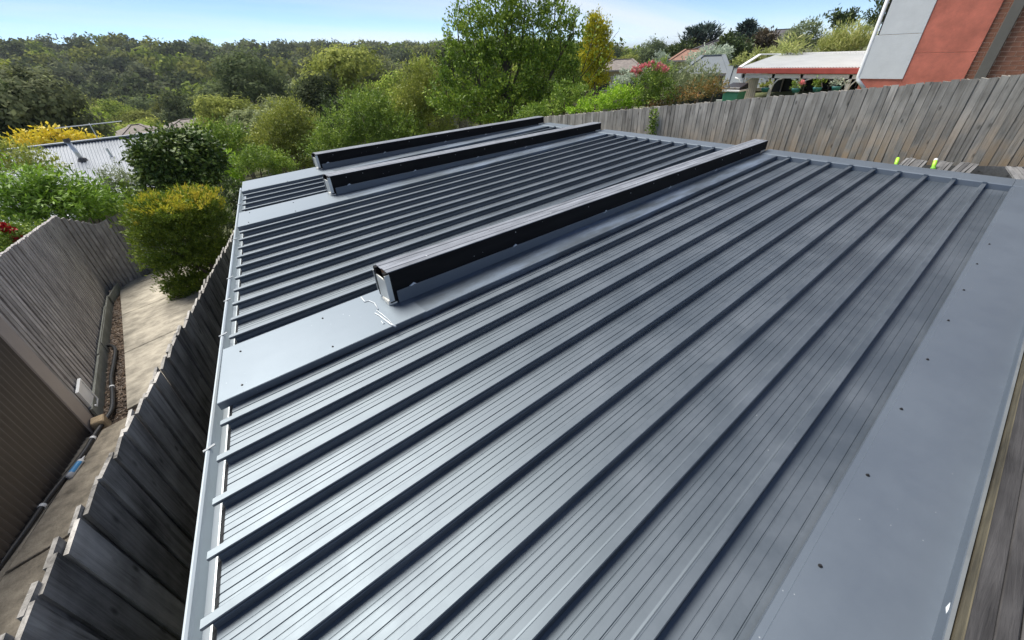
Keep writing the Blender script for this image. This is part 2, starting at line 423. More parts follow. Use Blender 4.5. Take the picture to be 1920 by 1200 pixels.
L['rust'] = m_leaf('rust_tipped_leaf', [(0.075, 0.088, 0.025), (0.200, 0.175, 0.050), (0.525, 0.213, 0.062)])
L['darkgreen'] = m_leaf('dark_green_leaf', [(0.021, 0.040, 0.013), (0.061, 0.094, 0.026), (0.124, 0.172, 0.039)], transl=.15)
L['brown'] = m_leaf('brown_green_leaf', [(0.046, 0.039, 0.026), (0.098, 0.075, 0.046), (0.169, 0.130, 0.065)], transl=.15)
L['pale'] = m_leaf('pale_feathery_leaf', [(0.175, 0.225, 0.050), (0.425, 0.475, 0.150), (0.750, 0.725, 0.350)])
L['bluepine'] = m_leaf('blue_green_needle', [(.02, .04, .035), (.05, .085, .07), (.11, .16, .13)], transl=.1)
L['gum0'] = m_leaf('gum_leaf_olive', [(0.115, 0.139, 0.033), (0.246, 0.280, 0.063), (0.493, 0.507, 0.138)], transl=.4, patch=.25, spec=.08, rough=.8, orand=.42)
L['gum1'] = m_leaf('gum_leaf_green', [(0.100, 0.147, 0.028), (0.246, 0.333, 0.051), (0.549, 0.627, 0.118)], transl=.4, patch=.25, spec=.08, rough=.8, orand=.42)
L['gum2'] = m_leaf('gum_leaf_grey', [(0.107, 0.127, 0.064), (0.208, 0.239, 0.118), (0.416, 0.455, 0.224)], transl=.4, patch=.25, spec=.08, rough=.8, orand=.42)
L['gum3'] = m_leaf('gum_leaf_dark', [(0.043, 0.061, 0.029), (0.097, 0.127, 0.053), (0.192, 0.236, 0.098)], transl=.4, patch=.25, spec=.08, rough=.8, orand=.42)

# ------------------------------------------------------------------ foliage
def leaf_mesh(name, P, D, Nn, ln, wd, mat, fold=.0):
    """one diamond leaf per point: P base, D direction, Nn normal-ish, ln length, wd width (arrays)"""
    n = len(P)
    D = D / (np.linalg.norm(D, axis=1, keepdims=True) + 1e-9)
    S = np.cross(D, Nn); S /= (np.linalg.norm(S, axis=1, keepdims=True) + 1e-9)
    U = np.cross(S, D)
    ln = np.broadcast_to(ln, (n,))[:, None]; wd = np.broadcast_to(wd, (n,))[:, None]
    V = np.empty((n, 4, 3))
    V[:, 0] = P; V[:, 1] = P + D * ln * .45 + S * wd * .5 + U * wd * fold
    V[:, 2] = P + D * ln; V[:, 3] = P + D * ln * .45 - S * wd * .5 + U * wd * fold
    me = bpy.data.meshes.new(name)
    me.vertices.add(n * 4); me.vertices.foreach_set('co', V.astype(np.float32).ravel())
    me.loops.add(n * 4); me.loops.foreach_set('vertex_index', np.arange(n * 4, dtype=np.int32))
    me.polygons.add(n); me.polygons.foreach_set('loop_start', np.arange(0, n * 4, 4, dtype=np.int32))
    me.materials.append(mat)
    me.update(); me.validate()
    return me

def unit(n, r=rng):
    d = r.normal(size=(n, 3)); return d / np.linalg.norm(d, axis=1, keepdims=True)

def twigs(lobes, per_m2, leaf, width, mat, name='foliage', spread=.55, up=.35, shell=.45, jitter=.5, nper=16, droop=0., face=.35, nz=.55):
    """lobes: list of (centre, radii); twigs grow outward inside each lobe and carry leaves"""
    PP, DD, NN, LL = [], [], [], []
    for c, r in lobes:
        c = np.array(c, float); r = np.array(r, float)
        area = 4 * math.pi * ((r[0] * r[1]) ** 1.6 / 3 + (r[0] * r[2]) ** 1.6 / 3 + (r[1] * r[2]) ** 1.6 / 3) ** (1 / 1.6)
        nt = max(6, int(area * per_m2 / nper))
        d = unit(nt)
        low = d[:, 2] < -.35
        d[low, 2] *= .5
        s = rng.uniform(.25, shell + .2, (nt, 1)); e = rng.normal(.96, .13, (nt, 1)) * (1 + .16 * np.sin(d[:, :1] * 7 + c[0] * 3) * np.cos(d[:, 1:2] * 6 + c[1]))
        a = c + d * r * s
        b = c + d * r * e + np.array([0, 0, 1.]) * r[2] * up * rng.uniform(0, .3, (nt, 1))
        t = rng.uniform(0, 1, (nt, nper)) ** .7
        ax = (b - a)
        p = a[:, None] + ax[:, None] * t[..., None]
        p = p + rng.normal(size=p.shape) * leaf * jitter
        axn = ax / (np.linalg.norm(ax, axis=1, keepdims=True) + 1e-9)
        rv = rng.normal(size=p.shape); dn = d[:, None]
        tang = rv - dn * (rv * dn).sum(-1, keepdims=True)
        tang /= np.linalg.norm(tang, axis=-1, keepdims=True) + 1e-9
        dd = axn[:, None] * (1 - face) + tang * face * 1.5 + rng.normal(size=p.shape) * spread * .7 + np.array([0, 0, up - droop]) * (1 - face * .6)
        PP.append(p.reshape(-1, 3)); DD.append(dd.reshape(-1, 3))
        NN.append((np.repeat(d, nper, 0) + np.array([0, 0, .6]) + rng.normal(size=(nt * nper, 3)) * nz))
        LL.append(leaf * rng.uniform(.6, 1.25, nt * nper))
    P = np.concatenate(PP); D = np.concatenate(DD); Nn = np.concatenate(NN); ll = np.concatenate(LL)
    return leaf_mesh(name, P, D, Nn, ll, ll * width, mat, fold=.12)

def px_lobes(spec, r, loc):
    """spec: (px, py, rx_px, ry_px[, dr]) → lobes in metres relative to loc"""
    out = []
    for q in spec:
        dr = q[4] if len(q) > 4 else 0
        p = at(q[0], q[1], r + dr); k = mpp(p)
        out.append((p - np.array(loc), (q[2] * k, max(q[2], q[3]) * k * .9 if q[2] < q[3] * 1.6 else q[2] * k * .7, q[3] * k * 1.12)))
    return out

def stems(loc_top_list, base, r0, r1, mat, parent, name='stem', n=6):
    mb = MB()
    for tp in loc_top_list:
        tp = np.array(tp); b = np.array(base) + rng.normal(size=3) * [.06, .06, 0]
        mid = b * .55 + tp * .45 + rng.normal(size=3) * np.linalg.norm(tp - b) * .06
        mb.tube([b, b * .8 + mid * .2 + rng.normal(size=3) * .02, mid, tp], [r0, r0 * .85, (r0 + r1) * .5, r1], n)
    return mb.build(name, mat, parent, smooth=True)

def shrub(name, label, cat, spec, r, mat, leaf=.07, width=.5, dens=420, ground=None, group=None, stem_r=.03, bark=None, extra=None, **kw):
    """a shrub or tree whose crown is given by photo lobes at plan distance r, on stems down to the ground"""
    c = at(spec[0][0], spec[0][1], r)
    gzv = ground if ground is not None else tz(c[0], c[1])
    loc = (c[0], c[1], gzv)
    t = thing(name, label, cat, loc, 0, group)
    lobes = px_lobes(spec, r, loc)
    obj('foliage', twigs(lobes, dens, leaf, width, mat, **kw), t)
    stems([l[0] for l in lobes], (0, 0, -.1), stem_r * 1.6, stem_r * .5, bark or M['bark'], t)
    return t, lobes

# ------------------------------------------------------------------ terrain
def sstep(a, b, x):
    t = np.clip((x - a) / (b - a), 0, 1); return t * t * (3 - 2 * t)

def terrain(u, v):
    u = np.asarray(u, float); v = np.asarray(v, float)
    near = G0 + GA * np.clip(u, -14, 30) + GB * np.clip(v, -12, 16)
    r = np.hypot(u, v) + 1e-6
    a = u * .785 - v * .62; f = u * .62 + v * .785          # right / forward of the view
    az = np.degrees(np.arctan2(a, np.maximum(f, 1e-3)))
    prof = np.interp(r, [0, 18, 40, 80, 140, 190, 300, 400, 470, 620, 900, 2000, 9000], [-3, -4.4, -8.5, -15, -20, -19.5, -12, -5.5, -2.2, -10, -20, -30, -30])
    prof_r = np.interp(r, [0, 18, 40, 80, 150, 250, 400, 700, 1500, 3000, 9000], [-2.6, -3.2, -5, -9, -17, -22, -20, -24, -30, -16, -14])
    prof_h = np.interp(r, [0, 14, 25, 45, 70, 110, 200, 9000], [-2.2, -2.0, -1.9, -1.2, -.6, -.5, -6, -30])
    wr = sstep(0, 15, az); wh = sstep(22, 29, az)
    crest = 1 + .0 * az
    p = prof * (1 - wr) + prof_r * wr
    p = p + (1 - wr) * sstep(200, 450, r) * (1 - sstep(480, 640, r)) * np.clip((-az - 18) / 30, -.3, 1.2) * 8
    p = p * (1 - wh) + prof_h * wh
    back = sstep(80, 110, np.abs(az)) * (f < 5)
    p = np.where(f < 0, near * .5 + p * .5, p)
    k = sstep(17, 28, r)
    z = near * (1 - k) + p * k
    z = z + sstep(40, 120, r) * (np.sin(u * .021 + 1) * np.cos(v * .017) * 1.6)
    return z

def tz(u, v): return float(terrain(u, v))

def build_ground():
    nr, na = 150, 220
    rr = np.concatenate([[0.0], np.geomspace(1.2, 9000, nr)])
    V = [(0, 0, tz(0, 0))]; F = []
    aa = np.linspace(0, 2 * math.pi, na, endpoint=False)
    for r in rr[1:]:
        u = r * np.cos(aa); v = r * np.sin(aa); z = terrain(u, v)
        V += list(zip(u, v, z))
    for j in range(na): F.append((0, 1 + j, 1 + (j + 1) % na))
    for i in range(nr - 1):
        for j in range(na):
            a = 1 + i * na + j; b = 1 + i * na + (j + 1) % na
            F.append((a, a + na, b + na, b))
    o = obj('ground', mesh_from('ground', V, F, M['grass'], True)); tag(o, kind='structure')
build_ground()

# ------------------------------------------------------------------ the metal-roofed shed
RA = math.radians(1.074)
RS = 1.4536
def roof(u, v, w=0.0):
    return (u * math.cos(RA) - (w - RS) * math.sin(RA), v, u * math.sin(RA) + (w - RS) * math.cos(RA))
def u_cut(v): return -.7234 + .2033 * v
U_RIDGE = 6.46
PITCH = .2333
RIBH = .049

shed = thing('metal_roofed_shed', 'long low shed with dark grey ribbed metal roof running beside the paling fences', 'shed', (0, 0, 0))

def rib_section(v):
    """profile points (v, w) across one rib whose near top edge is at v"""
    return [(v - .012, -RIBH), (v - .002, -RIBH + .001), (v + .002, -.026), (v + .006, -.0225), (v + .0005, -.016), (v - .002, -.003), (v + .001, 0), (v + .030, 0), (v + .033, -.003), (v + .030, -.022), (v + .037, -.026), (v + .044, -RIBH + .001), (v + .051, -RIBH)]

def pan_section(a, b):
    """shallow flutes between two ribs"""
    out = []
    for q, hw, dp in ((.17, .0026, .0022), (.36, .0040, .0036), (.56, .0022, .0016), (.74, .0034, .0030), (.88, .0020, .0014)):
        c = a + (b - a) * (q + rnd.uniform(-.012, .012))
        out += [(c - hw, -RIBH), (c - hw * .35, -RIBH - dp), (c + hw * .35, -RIBH - dp), (c + hw, -RIBH)]
    return out

def sheet(name, prof, du=0.0):
    """extrude a (v, w) profile along the ribs from the skewed gutter cut to the ridge"""
    V = []; F = []
    seg = [0, .02, .2, .4, .6, .8, 1]
    for t in seg:
        for v, w in prof:
            u0 = u_cut(v) + du + (.028 if w < -.02 else 0)
            V.append(roof(u0 + (U_RIDGE - u0) * t, v, w))
    k = len(prof)
    for i in range(len(seg) - 1):
        for j in range(k - 1):
            F.append((i * k + j, i * k + j + 1, (i + 1) * k + j + 1, (i + 1) * k + j))
    o = obj(name, mesh_from(name, V, F, M['roof']), shed)
    # turned-down lip at the pans' gutter end, its shade painted near-black
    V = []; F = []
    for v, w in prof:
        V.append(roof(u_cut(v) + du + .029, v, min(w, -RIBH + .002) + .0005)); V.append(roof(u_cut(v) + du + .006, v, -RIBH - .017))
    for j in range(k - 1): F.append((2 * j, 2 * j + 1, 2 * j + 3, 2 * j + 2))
    obj('dark_pan_lip', mesh_from('dark_pan_lip', V, F, M['lip_shade']), o)
    return o

def ribs_group(vs_, v_start, v_end):
    """split a run of ribs into roof sheets of three ribs"""
    groups = [vs_[i:i + 3] for i in range(0, len(vs_), 3)]
    for gi, g in enumerate(groups):
        prof = []
        a = v_start if gi == 0 else g[0] - PITCH + .0515
        prof.append((a, -RIBH)); prev = a
        for q in g:
            prof += pan_section(prev, q - .02) if q - .02 - prev > .1 else []
            prof += rib_section(q); prev = q + .051
        if gi == len(groups) - 1:
            if v_end - prev > .1: prof += pan_section(prev, v_end)
            prof.append((v_end, -RIBH))
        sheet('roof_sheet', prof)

near_ribs = [.1085 + PITCH * i for i in range(9)]
mid_ribs = [2.792 + PITCH * i for i in range(10)]
far_ribs = [5.728 + PITCH * i for i in range(4)]
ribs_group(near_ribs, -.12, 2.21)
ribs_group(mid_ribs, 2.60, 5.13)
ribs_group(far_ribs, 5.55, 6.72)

def tray(v0, v1, u0f, u1, lip=.05, name='cover_flashing', lip_far=.03, w=.004, mat=None):
    """flat folded flashing laid across the rib tops; u0f(v) its gutter end"""
    V = []; F = []
    prof = [(v0 + .004, w - lip), (v0, w - .003), (v0 + .004, w), (v1 - .004, w), (v1, w - .004), (v1 - .002, w - lip_far)]
    seg = [0, .01, .3, .6, 1]
    for t in seg:
        for v, q in prof:
            a = u0f(v); V.append(roof(a + (u1 - a) * t, v, q))
    k = len(prof)
    for i in range(len(seg) - 1):
        for j in range(k - 1): F.append((i * k + j, i * k + j + 1, (i + 1) * k + j + 1, (i + 1) * k + j))
    return obj(name, mesh_from(name, V, F, mat or M['flash']), shed)

BEAMS = [(2.385, .82, 6.68), (5.385, 1.45, 6.66), (6.95, 1.79, 6.64)]
seam_u = [.90, 1.50, 1.86]
for (v0, v1), su in zip([(2.144, 2.667), (5.075, 5.609), (6.63, 7.22)], seam_u):
    tray(v0, v1, lambda v: u_cut(v) - .022, su + .03, w=.0065)
    tray(v0 - .0015, v1 + .0015, lambda v, su=su: su, U_RIDGE, w=.004, mat=M['flash_chalk'])
# side flashing along the near edge with its upstand against the timber
def strip(name, prof, u0, u1, mat, parent, du=None):
    V = []; F = []; k = len(prof)
    for t in (0, .25, .5, .75, 1):
        for v, w in prof:
            a = u0(v) if callable(u0) else u0
            V.append(roof(a + (u1 - a) * t, v, w))
    for i in range(4):
        for j in range(k - 1): F.append((i * k + j, i * k + j + 1, (i + 1) * k + j + 1, (i + 1) * k + j))
    return obj(name, mesh_from(name, V, F, mat), parent)
strip('side_flashing', [(-.068, -.030), (-.070, -.006), (-.072, 0), (-.092, 0), (-.094, .006), (-.3985, .006)], lambda v: u_cut(v) - .02, U_RIDGE + .32, M['flash'], shed)
# level-topped upstands (the roof rises, the beams stay level)
def upstand(name, v, u0, u1, ztop, th=.004, mat=None):
    mb = MB()
    b0 = roof(u0, v, .003); b1 = roof(u1, v, .003)
    zt0 = max(ztop, b0[2] + .012); zt1 = max(ztop, b1[2] + .012)
    mb.hexa([(b0[0], v - th, b0[2]), (b1[0], v - th, b1[2]), (b1[0], v, b1[2]), (b0[0], v, b0[2]), (b0[0], v - th, zt0), (b1[0], v - th, zt1), (b1[0], v, zt1), (b0[0], v, zt0)])
    o = mb.build(name, mat or M['flash'], shed)
    cap = MB(); cap.bar((b0[0], v - th - .003, zt0 + .001), (b1[0], v - th - .003, zt1 + .001), .009, .005)
    cap.build('edge_trim', M['clip'], o)
    return o
upstand('upstand_flashing', -.398, -1.0, U_RIDGE + .3, -1.382)
for (v, u0, u1) in BEAMS:
    upstand('upstand_flashing', v - .004, u0 + .03, u1 - .22, -1.338)
    upstand('upstand_flashing', v + .19, u0 + .03, u1 - .22, -1.338)

# ridge flashing: turned down over the sheet ends, notched round each rib, flat on top with a rolled far edge
def ridge_run(v0, v1):
    V = []; F = []
    prof = [(6.440, -RIBH - .004), (6.450, .003), (6.47, .010), (6.70, .012), (6.775, .006), (6.795, -.004), (6.80, -.10)]
    for v in (v0, v1):
        for u, w in prof: V.append(roof(u, v, w))
    k = len(prof)
    for j in range(k - 1): F.append((j, j + 1, k + j + 1, k + j))
    return obj('ridge_flashing', mesh_from('ridge_flashing', V, F, M['flash']), shed)
for a, b in ((-.07, 2.37), (2.585, 5.375), (5.585, 6.94), (7.145, 7.24)): ridge_run(a, b)
ridge_run(-.62, -.0725)
for q in near_ribs + mid_ribs + far_ribs:
    mb = MB()
    mb.hexa([roof(6.425, q - .003, -.04), roof(6.45, q - .003, -.04), roof(6.45, q + .034, -.04), roof(6.425, q + .034, -.04),
             roof(6.425, q - .003, .016), roof(6.45, q - .003, .016), roof(6.45, q + .034, .016), roof(6.425, q + .034, .016)])
    mb.build('rib_end_tab', M['flash'], shed)

# gutter following the skewed edge
def gutter():
    prof = [(.075, -.055), (.070, -.085), (.058, -.145), (.045, -.160), (-.045, -.160), (-.064, -.150), (-.072, -.105), (-.078, -.088), (-.086, -.082), (-.094, -.084), (-.098, -.092), (-.096, -.11), (-.090, -.165), (-.05, -.175), (.05, -.175)]
    V = []; F = []
    vv = np.linspace(-.9, 7.28, 12)
    for v in vv:
        for du, w in prof: V.append(roof(u_cut(v) + du, v, w))
    k = len(prof)
    for i in range(len(vv) - 1):
        for j in range(k - 1): F.append((i * k + j, (i + 1) * k + j, (i + 1) * k + j + 1, i * k + j + 1))
    F.append(tuple(range((len(vv) - 1) * k, len(vv) * k)))
    g = obj('gutter', mesh_from('gutter', V, F, M['gutter']), shed)
    for v in (1.95, 3.02, 3.55, 3.98, 4.98, 6.35, 7.1):
        p = roof(u_cut(v) - .10, v, -.083); q = roof(u_cut(v) - .052, v + .006, -.078)
        mb = MB(); mb.bar(p, q, .014, .004); mb.bar((p[0] - .003, p[1], p[2] + .002), (p[0] - .005, p[1], p[2] - .018), .014, .004)
        mb.build('gutter_clip', M['clip'], g)
    return g
gutter()
strip('fascia_board', [(-.9, -.19), (-.9, -.06)], 0, 1, M['brown_wall'], shed) if False else None
mbw = MB()
def wall_pt(v, off, z): return (u_cut(v) + off, v, z)
mbw.hexa([wall_pt(-.6, .16, gz(-.5, 0) - .3), wall_pt(7.1, .16, gz(.8, 7) - .3), (6.55, 7.1, -4.2), (6.55, -.6, -3.2),
          wall_pt(-.6, .16, -1.60), wall_pt(7.1, .16, -1.58), (6.55, 7.1, -1.50), (6.55, -.6, -1.50)])
mbw.build('wall', M['dark_in'], shed)

# screws on the flashings
def screw_mesh():
    mb = MB()
    mb.tube([(0, 0, -.002), (0, 0, .0018)], [.0068, .0064], 10)
    mb.tube([(0, 0, .001), (0, 0, .006)], [.0042, .0039], 6)
    return mesh_from('screw', mb.v, mb.f, M['screw'])
SCREW = screw_mesh()
for (x, y) in [(451, 659), (605, 597), (454, 722), (624, 650)]:
    d = ray(x, y); nn = np.array([-math.sin(RA), 0, math.cos(RA)]); p = d * ((-RS + .0065) / (d @ nn)); obj('screw', SCREW, shed, p)
for (x, y) in [(468, 399), (550, 380), (466, 417), (554, 396), (467, 356), (539, 340), (1832, 495), (1807, 544), (1778, 601), (1739, 674), (1690, 767), (1627, 891), (1538, 1061), (1855, 458)]:
    d = ray(x, y); nn = np.array([-math.sin(RA), 0, math.cos(RA)]); p = d * ((-RS + .0068) / (d @ nn)); obj('screw', SCREW, shed, p)
# silicone smears where the flashing was patched at the near beam
def smear(pts, th, name='sealant_bead'):
    P = []
    for x, y in pts:
        d = ray(x, y); nn = np.array([-math.sin(RA), 0, math.cos(RA)]); P.append(d * ((-RS + .0095) / (d @ nn)))
    mb = MB().tube(P, [th * rnd.uniform(.6, 1.3) for _ in P], 6)
    return mb.build(name, M['sealant'], shed, smooth=True)
smear([(703, 587), (712, 592), (722, 600), (733, 608), (742, 612)], .006)
smear([(706, 582), (716, 589), (728, 599), (739, 610)], .003)
smear([(677, 557), (684, 566), (692, 564), (702, 568), (709, 580)], .005)
smear([(715, 602), (718, 607), (722, 606)], .003)

# ------------------------------------------------------------------ level roof beams (black sealed boards in steel)
BZ = -1.193
def beam(v, u0, u1, label, wide=.185, worn=False):
    t = thing('roof_beam', label, 'beam', (u0, v, roof(u0, v)[2]), 0, 'level beams standing across the metal roof')
    L_ = u1 - u0; z0 = 0.02; z1 = BZ - t.location.z
    zr = roof(u1, v)[2] - t.location.z + .006
    # near and far black boards
    for (a, b) in ((0, .038), (wide - .038, wide)):
        mb = MB(); mb.hexa([(0, a, z0), (L_, a, zr), (L_, b, zr), (0, b, z0), (0, a, z1), (L_, a, z1), (L_, b, z1), (0, b, z1)])
        mb.build('side_board', M['black_ply'], t, bevel=.002)
    for i in range(2):
        a = .040 + i * (wide - .08) / 2; b = a + (wide - .08) / 2 - .002
        mb = MB(); mb.box((.035, a, z1 - .10), (L_ - .001, b, z1 - .004 - .003 * i)); mb.build('core_board', M['timber_end'] if worn else M['ebony'], t)
    # thin grey top boards with open joints
    k = 4
    for i in range(k):
        a = i * wide / k + .0025; b = (i + 1) * wide / k - .0025
        mb = MB(); mb.box((.012 + rnd.uniform(0, .012), a, z1 + .0005), (L_ - .002, b, z1 + .006 + (.0015 if i % 2 else 0))); mb.build('top_board', M['beam_top'], t)
    # steel end channel: web, two flanges, seat
    mb = MB(); mb.box((-.002, .012, .03), (.006, wide - .03, z1 - .05)); mb.build('end_web', M['galv'], t)
    mb = MB(); mb.box((-.006, -.006, .035), (.03, -.0005, z1 - .01)); mb.box((-.006, wide + .0005, .06), (.03, wide + .006, z1 - .03)); mb.build('end_flange', M['galv'], t)
    mb = MB(); mb.hexa([(-.015, .002, .004), (.05, .002, .004), (.05, wide - .03, .004), (-.005, wide - .04, .004), (-.012, .004, .045), (.05, .004, .03), (.05, wide - .03, .03), (0, wide - .05, .032)]); mb.build('end_packing', M['foam'], t, bevel=.004)
    mb = MB(); mb.box((L_ - .16, -.0035, zr - .002), (L_ - .02, .0, zr + .02)); mb.build('end_plate', M['galv'], t)
    # screws in the near face and sealant dabs along the upstand
    n = int(L_ / .48)
    for i in range(n):
        if rnd.random() < .25: continue
        s = MB(); s.tube([(0, .001, 0), (0, -.003, 0)], [.0045, .004], 8)
        s.build('screw', M['screw_bright'], t, (.12 + i * .48 + rnd.uniform(-.16, .16), 0, z1 - .035 + rnd.uniform(-.01, .01)))
    for i in range(max(2, int(L_ / 1.1))):
        uu = .16 + i * 1.05 + rnd.uniform(-.1, .1)
        s = MB(); s.tube([(-.03, -.006, 0), (-.01, -.009, .005), (.008, -.009, .014), (.03, -.006, .001)], [.003, .007, .008, .002], 6)
        s.build('sealant_dab', M['sealant'], t, (uu, 0, -1.338 - t.location.z), smooth=True)
    if worn:
        for i in range(9):
            s = MB(); s.tube([(0, 0, 0), (0, 0, .0025)], [.008, .007], 8)
            s.build('screw', M['screw_bright'], t, (.35 + i * .62, .05 + (.07 if i % 2 else 0), z1 + .0065))
    return t
beam(*BEAMS[0], 'nearest black roof beam with worn grey top and patched white end, beside the widest run of roof', worn=True)
beam(*BEAMS[1], 'middle black roof beam with pale grey top, standing between two others on the metal roof')
beam(*BEAMS[2], 'farthest black roof beam, along the shrub-side edge of the metal roof')

# timber edge beam beside the side flashing: three boards on edge
t = thing('timber_edge_beam', 'weathered mossy timber beam of boards on edge beside the wide flat flashing', 'beam', (-1.0, -.40, -1.45))
for i, (a, b, top, mt) in enumerate([(-.014, -.058, .150, 'mossy'), (-.062, -.105, .152, 'ebony'), (-.109, -.152, .150, 'ebony'), (-.156, -.20, .151, 'ebony')]):
    mb = MB(); mb.box((0, b, -.25), (7.6, a, top)); mb.build('board', M[mt], t, bevel=.004)
mb = MB(); mb.box((0, -.0595, .1495), (7.6, -.016, .1545)); mb.build('top_face', M['ebony'], t)
for (x, y) in [(1858, 818), (1779, 1143)]:
    d = ray(x, y); p = d * (-.4 / d[1]); s = MB(); s.tube([(-.02, 0, -.004), (0, .003, 0), (.022, .002, .003)], [.003, .006, .003], 6)
    s.build('sealant_dab', M['sealant'], t, (p[0] + 1.0, -.002, p[2] + 1.45), smooth=True)

# ------------------------------------------------------------------ paling fences
def paling_mesh(w, h, th, mat, nseed):
    """one board: origin mid height, slightly uneven top and edges"""
    r = random.Random(nseed)
    V = []; F = []
    zs = [-h / 2, -h / 6, h / 6, h / 2]
    for i, z in enumerate(zs):
        j = r.uniform(-.002, .002); k = r.uniform(-.003, .003)
        cut = r.uniform(-.008, .008) if i == 3 else 0
        V += [(-w / 2 + j, -th / 2 + k, z + cut), (w / 2 + j, -th / 2 + k, z - cut), (w / 2 + j, th / 2 + k, z - cut * .6), (-w / 2 + j, th / 2 + k, z + cut * 1.2)]
    F.append((0, 3, 2, 1)); F.append((12, 13, 14, 15))
    for i in range(3):
        for j in range(4):
            a = i * 4 + j; b = i * 4 + (j + 1) % 4; F.append((a, b, b + 4, a + 4))
    return mesh_from('paling', V, F, mat)

def fence_run(t, p0, p1, ztop, h, pitch, wf, wb, mat, side=1, seeds=6, jt=.012, lean=.008, th=.014, base=None):
    """lapped palings from p0 to p1 (plan); front boards on the viewer side, back boards behind the gaps"""
    p0 = np.array(p0, float); p1 = np.array(p1, float); d = p1 - p0; L_ = np.linalg.norm(d); d /= L_
    nrm = np.array([-d[1], d[0]]) * side
    rz = math.atan2(d[1], d[0])
    base = base if base is not None else t.location
    fr = [paling_mesh(wf * (1 + .06 * (i - 2) / 3), h, th, mat, 31 + i) for i in range(seeds)]
    bk = [paling_mesh(wb, h, th, mat, 71 + i) for i in range(3)]
    n = int(L_ / pitch)
    for i in range(n + 1):
        for layer in (0, 1):
            s = (i + (.5 if layer else 0)) * pitch
            if s > L_: continue
            q = p0 + d * s + nrm * ((th * 1.05) if layer == 0 else 0)
            z = ztop(s, q) - h / 2 + rnd.uniform(-jt, jt) - (.01 if layer else 0)
            o = obj('paling', (fr if layer == 0 else bk)[rnd.randrange(seeds if layer == 0 else 3)], t,
                    (q[0] - base[0], q[1] - base[1], z - base[2]), (rnd.gauss(0, lean * .6), rnd.gauss(0, lean), rz + rnd.gauss(0, .012)))

# tall fence beyond the ridge
UF = 8.0
t = thing('paling_fence', 'sunlit grey paling fence rising behind the ridge of the metal roof', 'fence', (UF, 3.0, -1.8))
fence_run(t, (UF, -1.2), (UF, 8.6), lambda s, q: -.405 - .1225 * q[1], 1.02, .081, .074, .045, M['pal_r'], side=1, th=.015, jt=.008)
for off, nm in ((-.30, 'rail'), (-.82, 'rail')):
    mb = MB(); mb.bar((.05, -4.2, -.405 + .1225 * 1.2 + off + 1.8), (.05, 5.6, -.405 - .1225 * 8.6 + off + 1.8), .045, .07); mb.build(nm, M['board'], t)
mb = MB(); mb.bar((-.012, -4.2, -.405 + .1225 * 1.2 - 1.09 + 1.8), (-.012, 5.6, -.405 - .1225 * 8.6 - 1.09 + 1.8), .03, .16); mb.build('plinth_board', M['board'], t)
for v in np.arange(-1.2, 8.7, 2.4):
    zt = -.405 - .1225 * v - .05
    mb = MB(); mb.box((.075, v - 3.0 - .05, gz(UF, v) + 1.8 - .3), (.165, v - 3.0 + .05, zt + 1.8)); mb.build('post', M['board'], t)

# dark fence along the gutter side
def uf(v): return -1.286 + .208 * v
t = thing('paling_fence', 'dark weathered lapped paling fence standing just below the pale gutter', 'fence', (uf(4), 4, gz(-.5, 4)))
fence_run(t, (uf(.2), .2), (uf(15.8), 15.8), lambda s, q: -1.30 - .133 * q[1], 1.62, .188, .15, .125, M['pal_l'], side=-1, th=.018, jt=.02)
for off in (-.35, -1.2):
    mb = MB(); mb.bar((uf(.2) - .05 - uf(4), -3.8, -1.30 - .0266 + off - t.location.z), (uf(15.8) - .05 - uf(4), 11.8, -1.30 - .133 * 15.8 + off - t.location.z), .045, .075); mb.build('rail', M['pal_l'], t)

# ridged grey fence on the far side of the path: three runs
A0, A1, B1, C1 = (-2.06, 6.36), (-2.42, 13.34), (-1.97, 14.07), (-.55, 16.1)
t = thing('paling_fence', 'grey close-battened fence zigzagging along the far side of the concrete path', 'fence', (-2.2, 10, gz(-2.2, 10)))
fence_run(t, A0, A1, lambda s, q: -2.64 + .135 * (13.34 - q[1]), 2.06, .150, .095, .10, M['pal_b'], side=-1, th=.030, jt=.006)
fence_run(t, A1, B1, lambda s, q: -2.66 - .50 * s / .86, 1.9, .135, .085, .08, M['pal_b'], side=-1, th=.030, jt=.005)
fence_run(t, B1, C1, lambda s, q: -3.15 + .02 * s, 1.75, .135, .085, .08, M['pal_b'], side=-1, th=.030, jt=.006)
for (p, q) in ((A0, (-2.2, 9.0)), ((-2.19, 9.0), (-2.36, 12.4)), ((-2.33, 12.3), (-2.25, 13.5))):
    mb = MB(); o = np.array([-2.2, 10, gz(-2.2, 10)])
    mb.bar(np.array([p[0] + .075, p[1], gz(*p) + .12]) - o, np.array([q[0] + .075, q[1], gz(*q) + .12]) - o, .03, .26)
    mb.build('plinth_board', M['plinth'], t, bevel=.003)
mb = MB(); mb.bar((-2.19 + .10 + 2.2, 8.4 - 10, gz(-2.1, 8.4) + .17 - gz(-2.2, 10)), (-2.34 + .1 + 2.2, 11.4 - 10, gz(-2.2, 11.4) + .17 - gz(-2.2, 10)), .02, .2); mb.build('plinth_board', M['plinth'], t, bevel=.003)

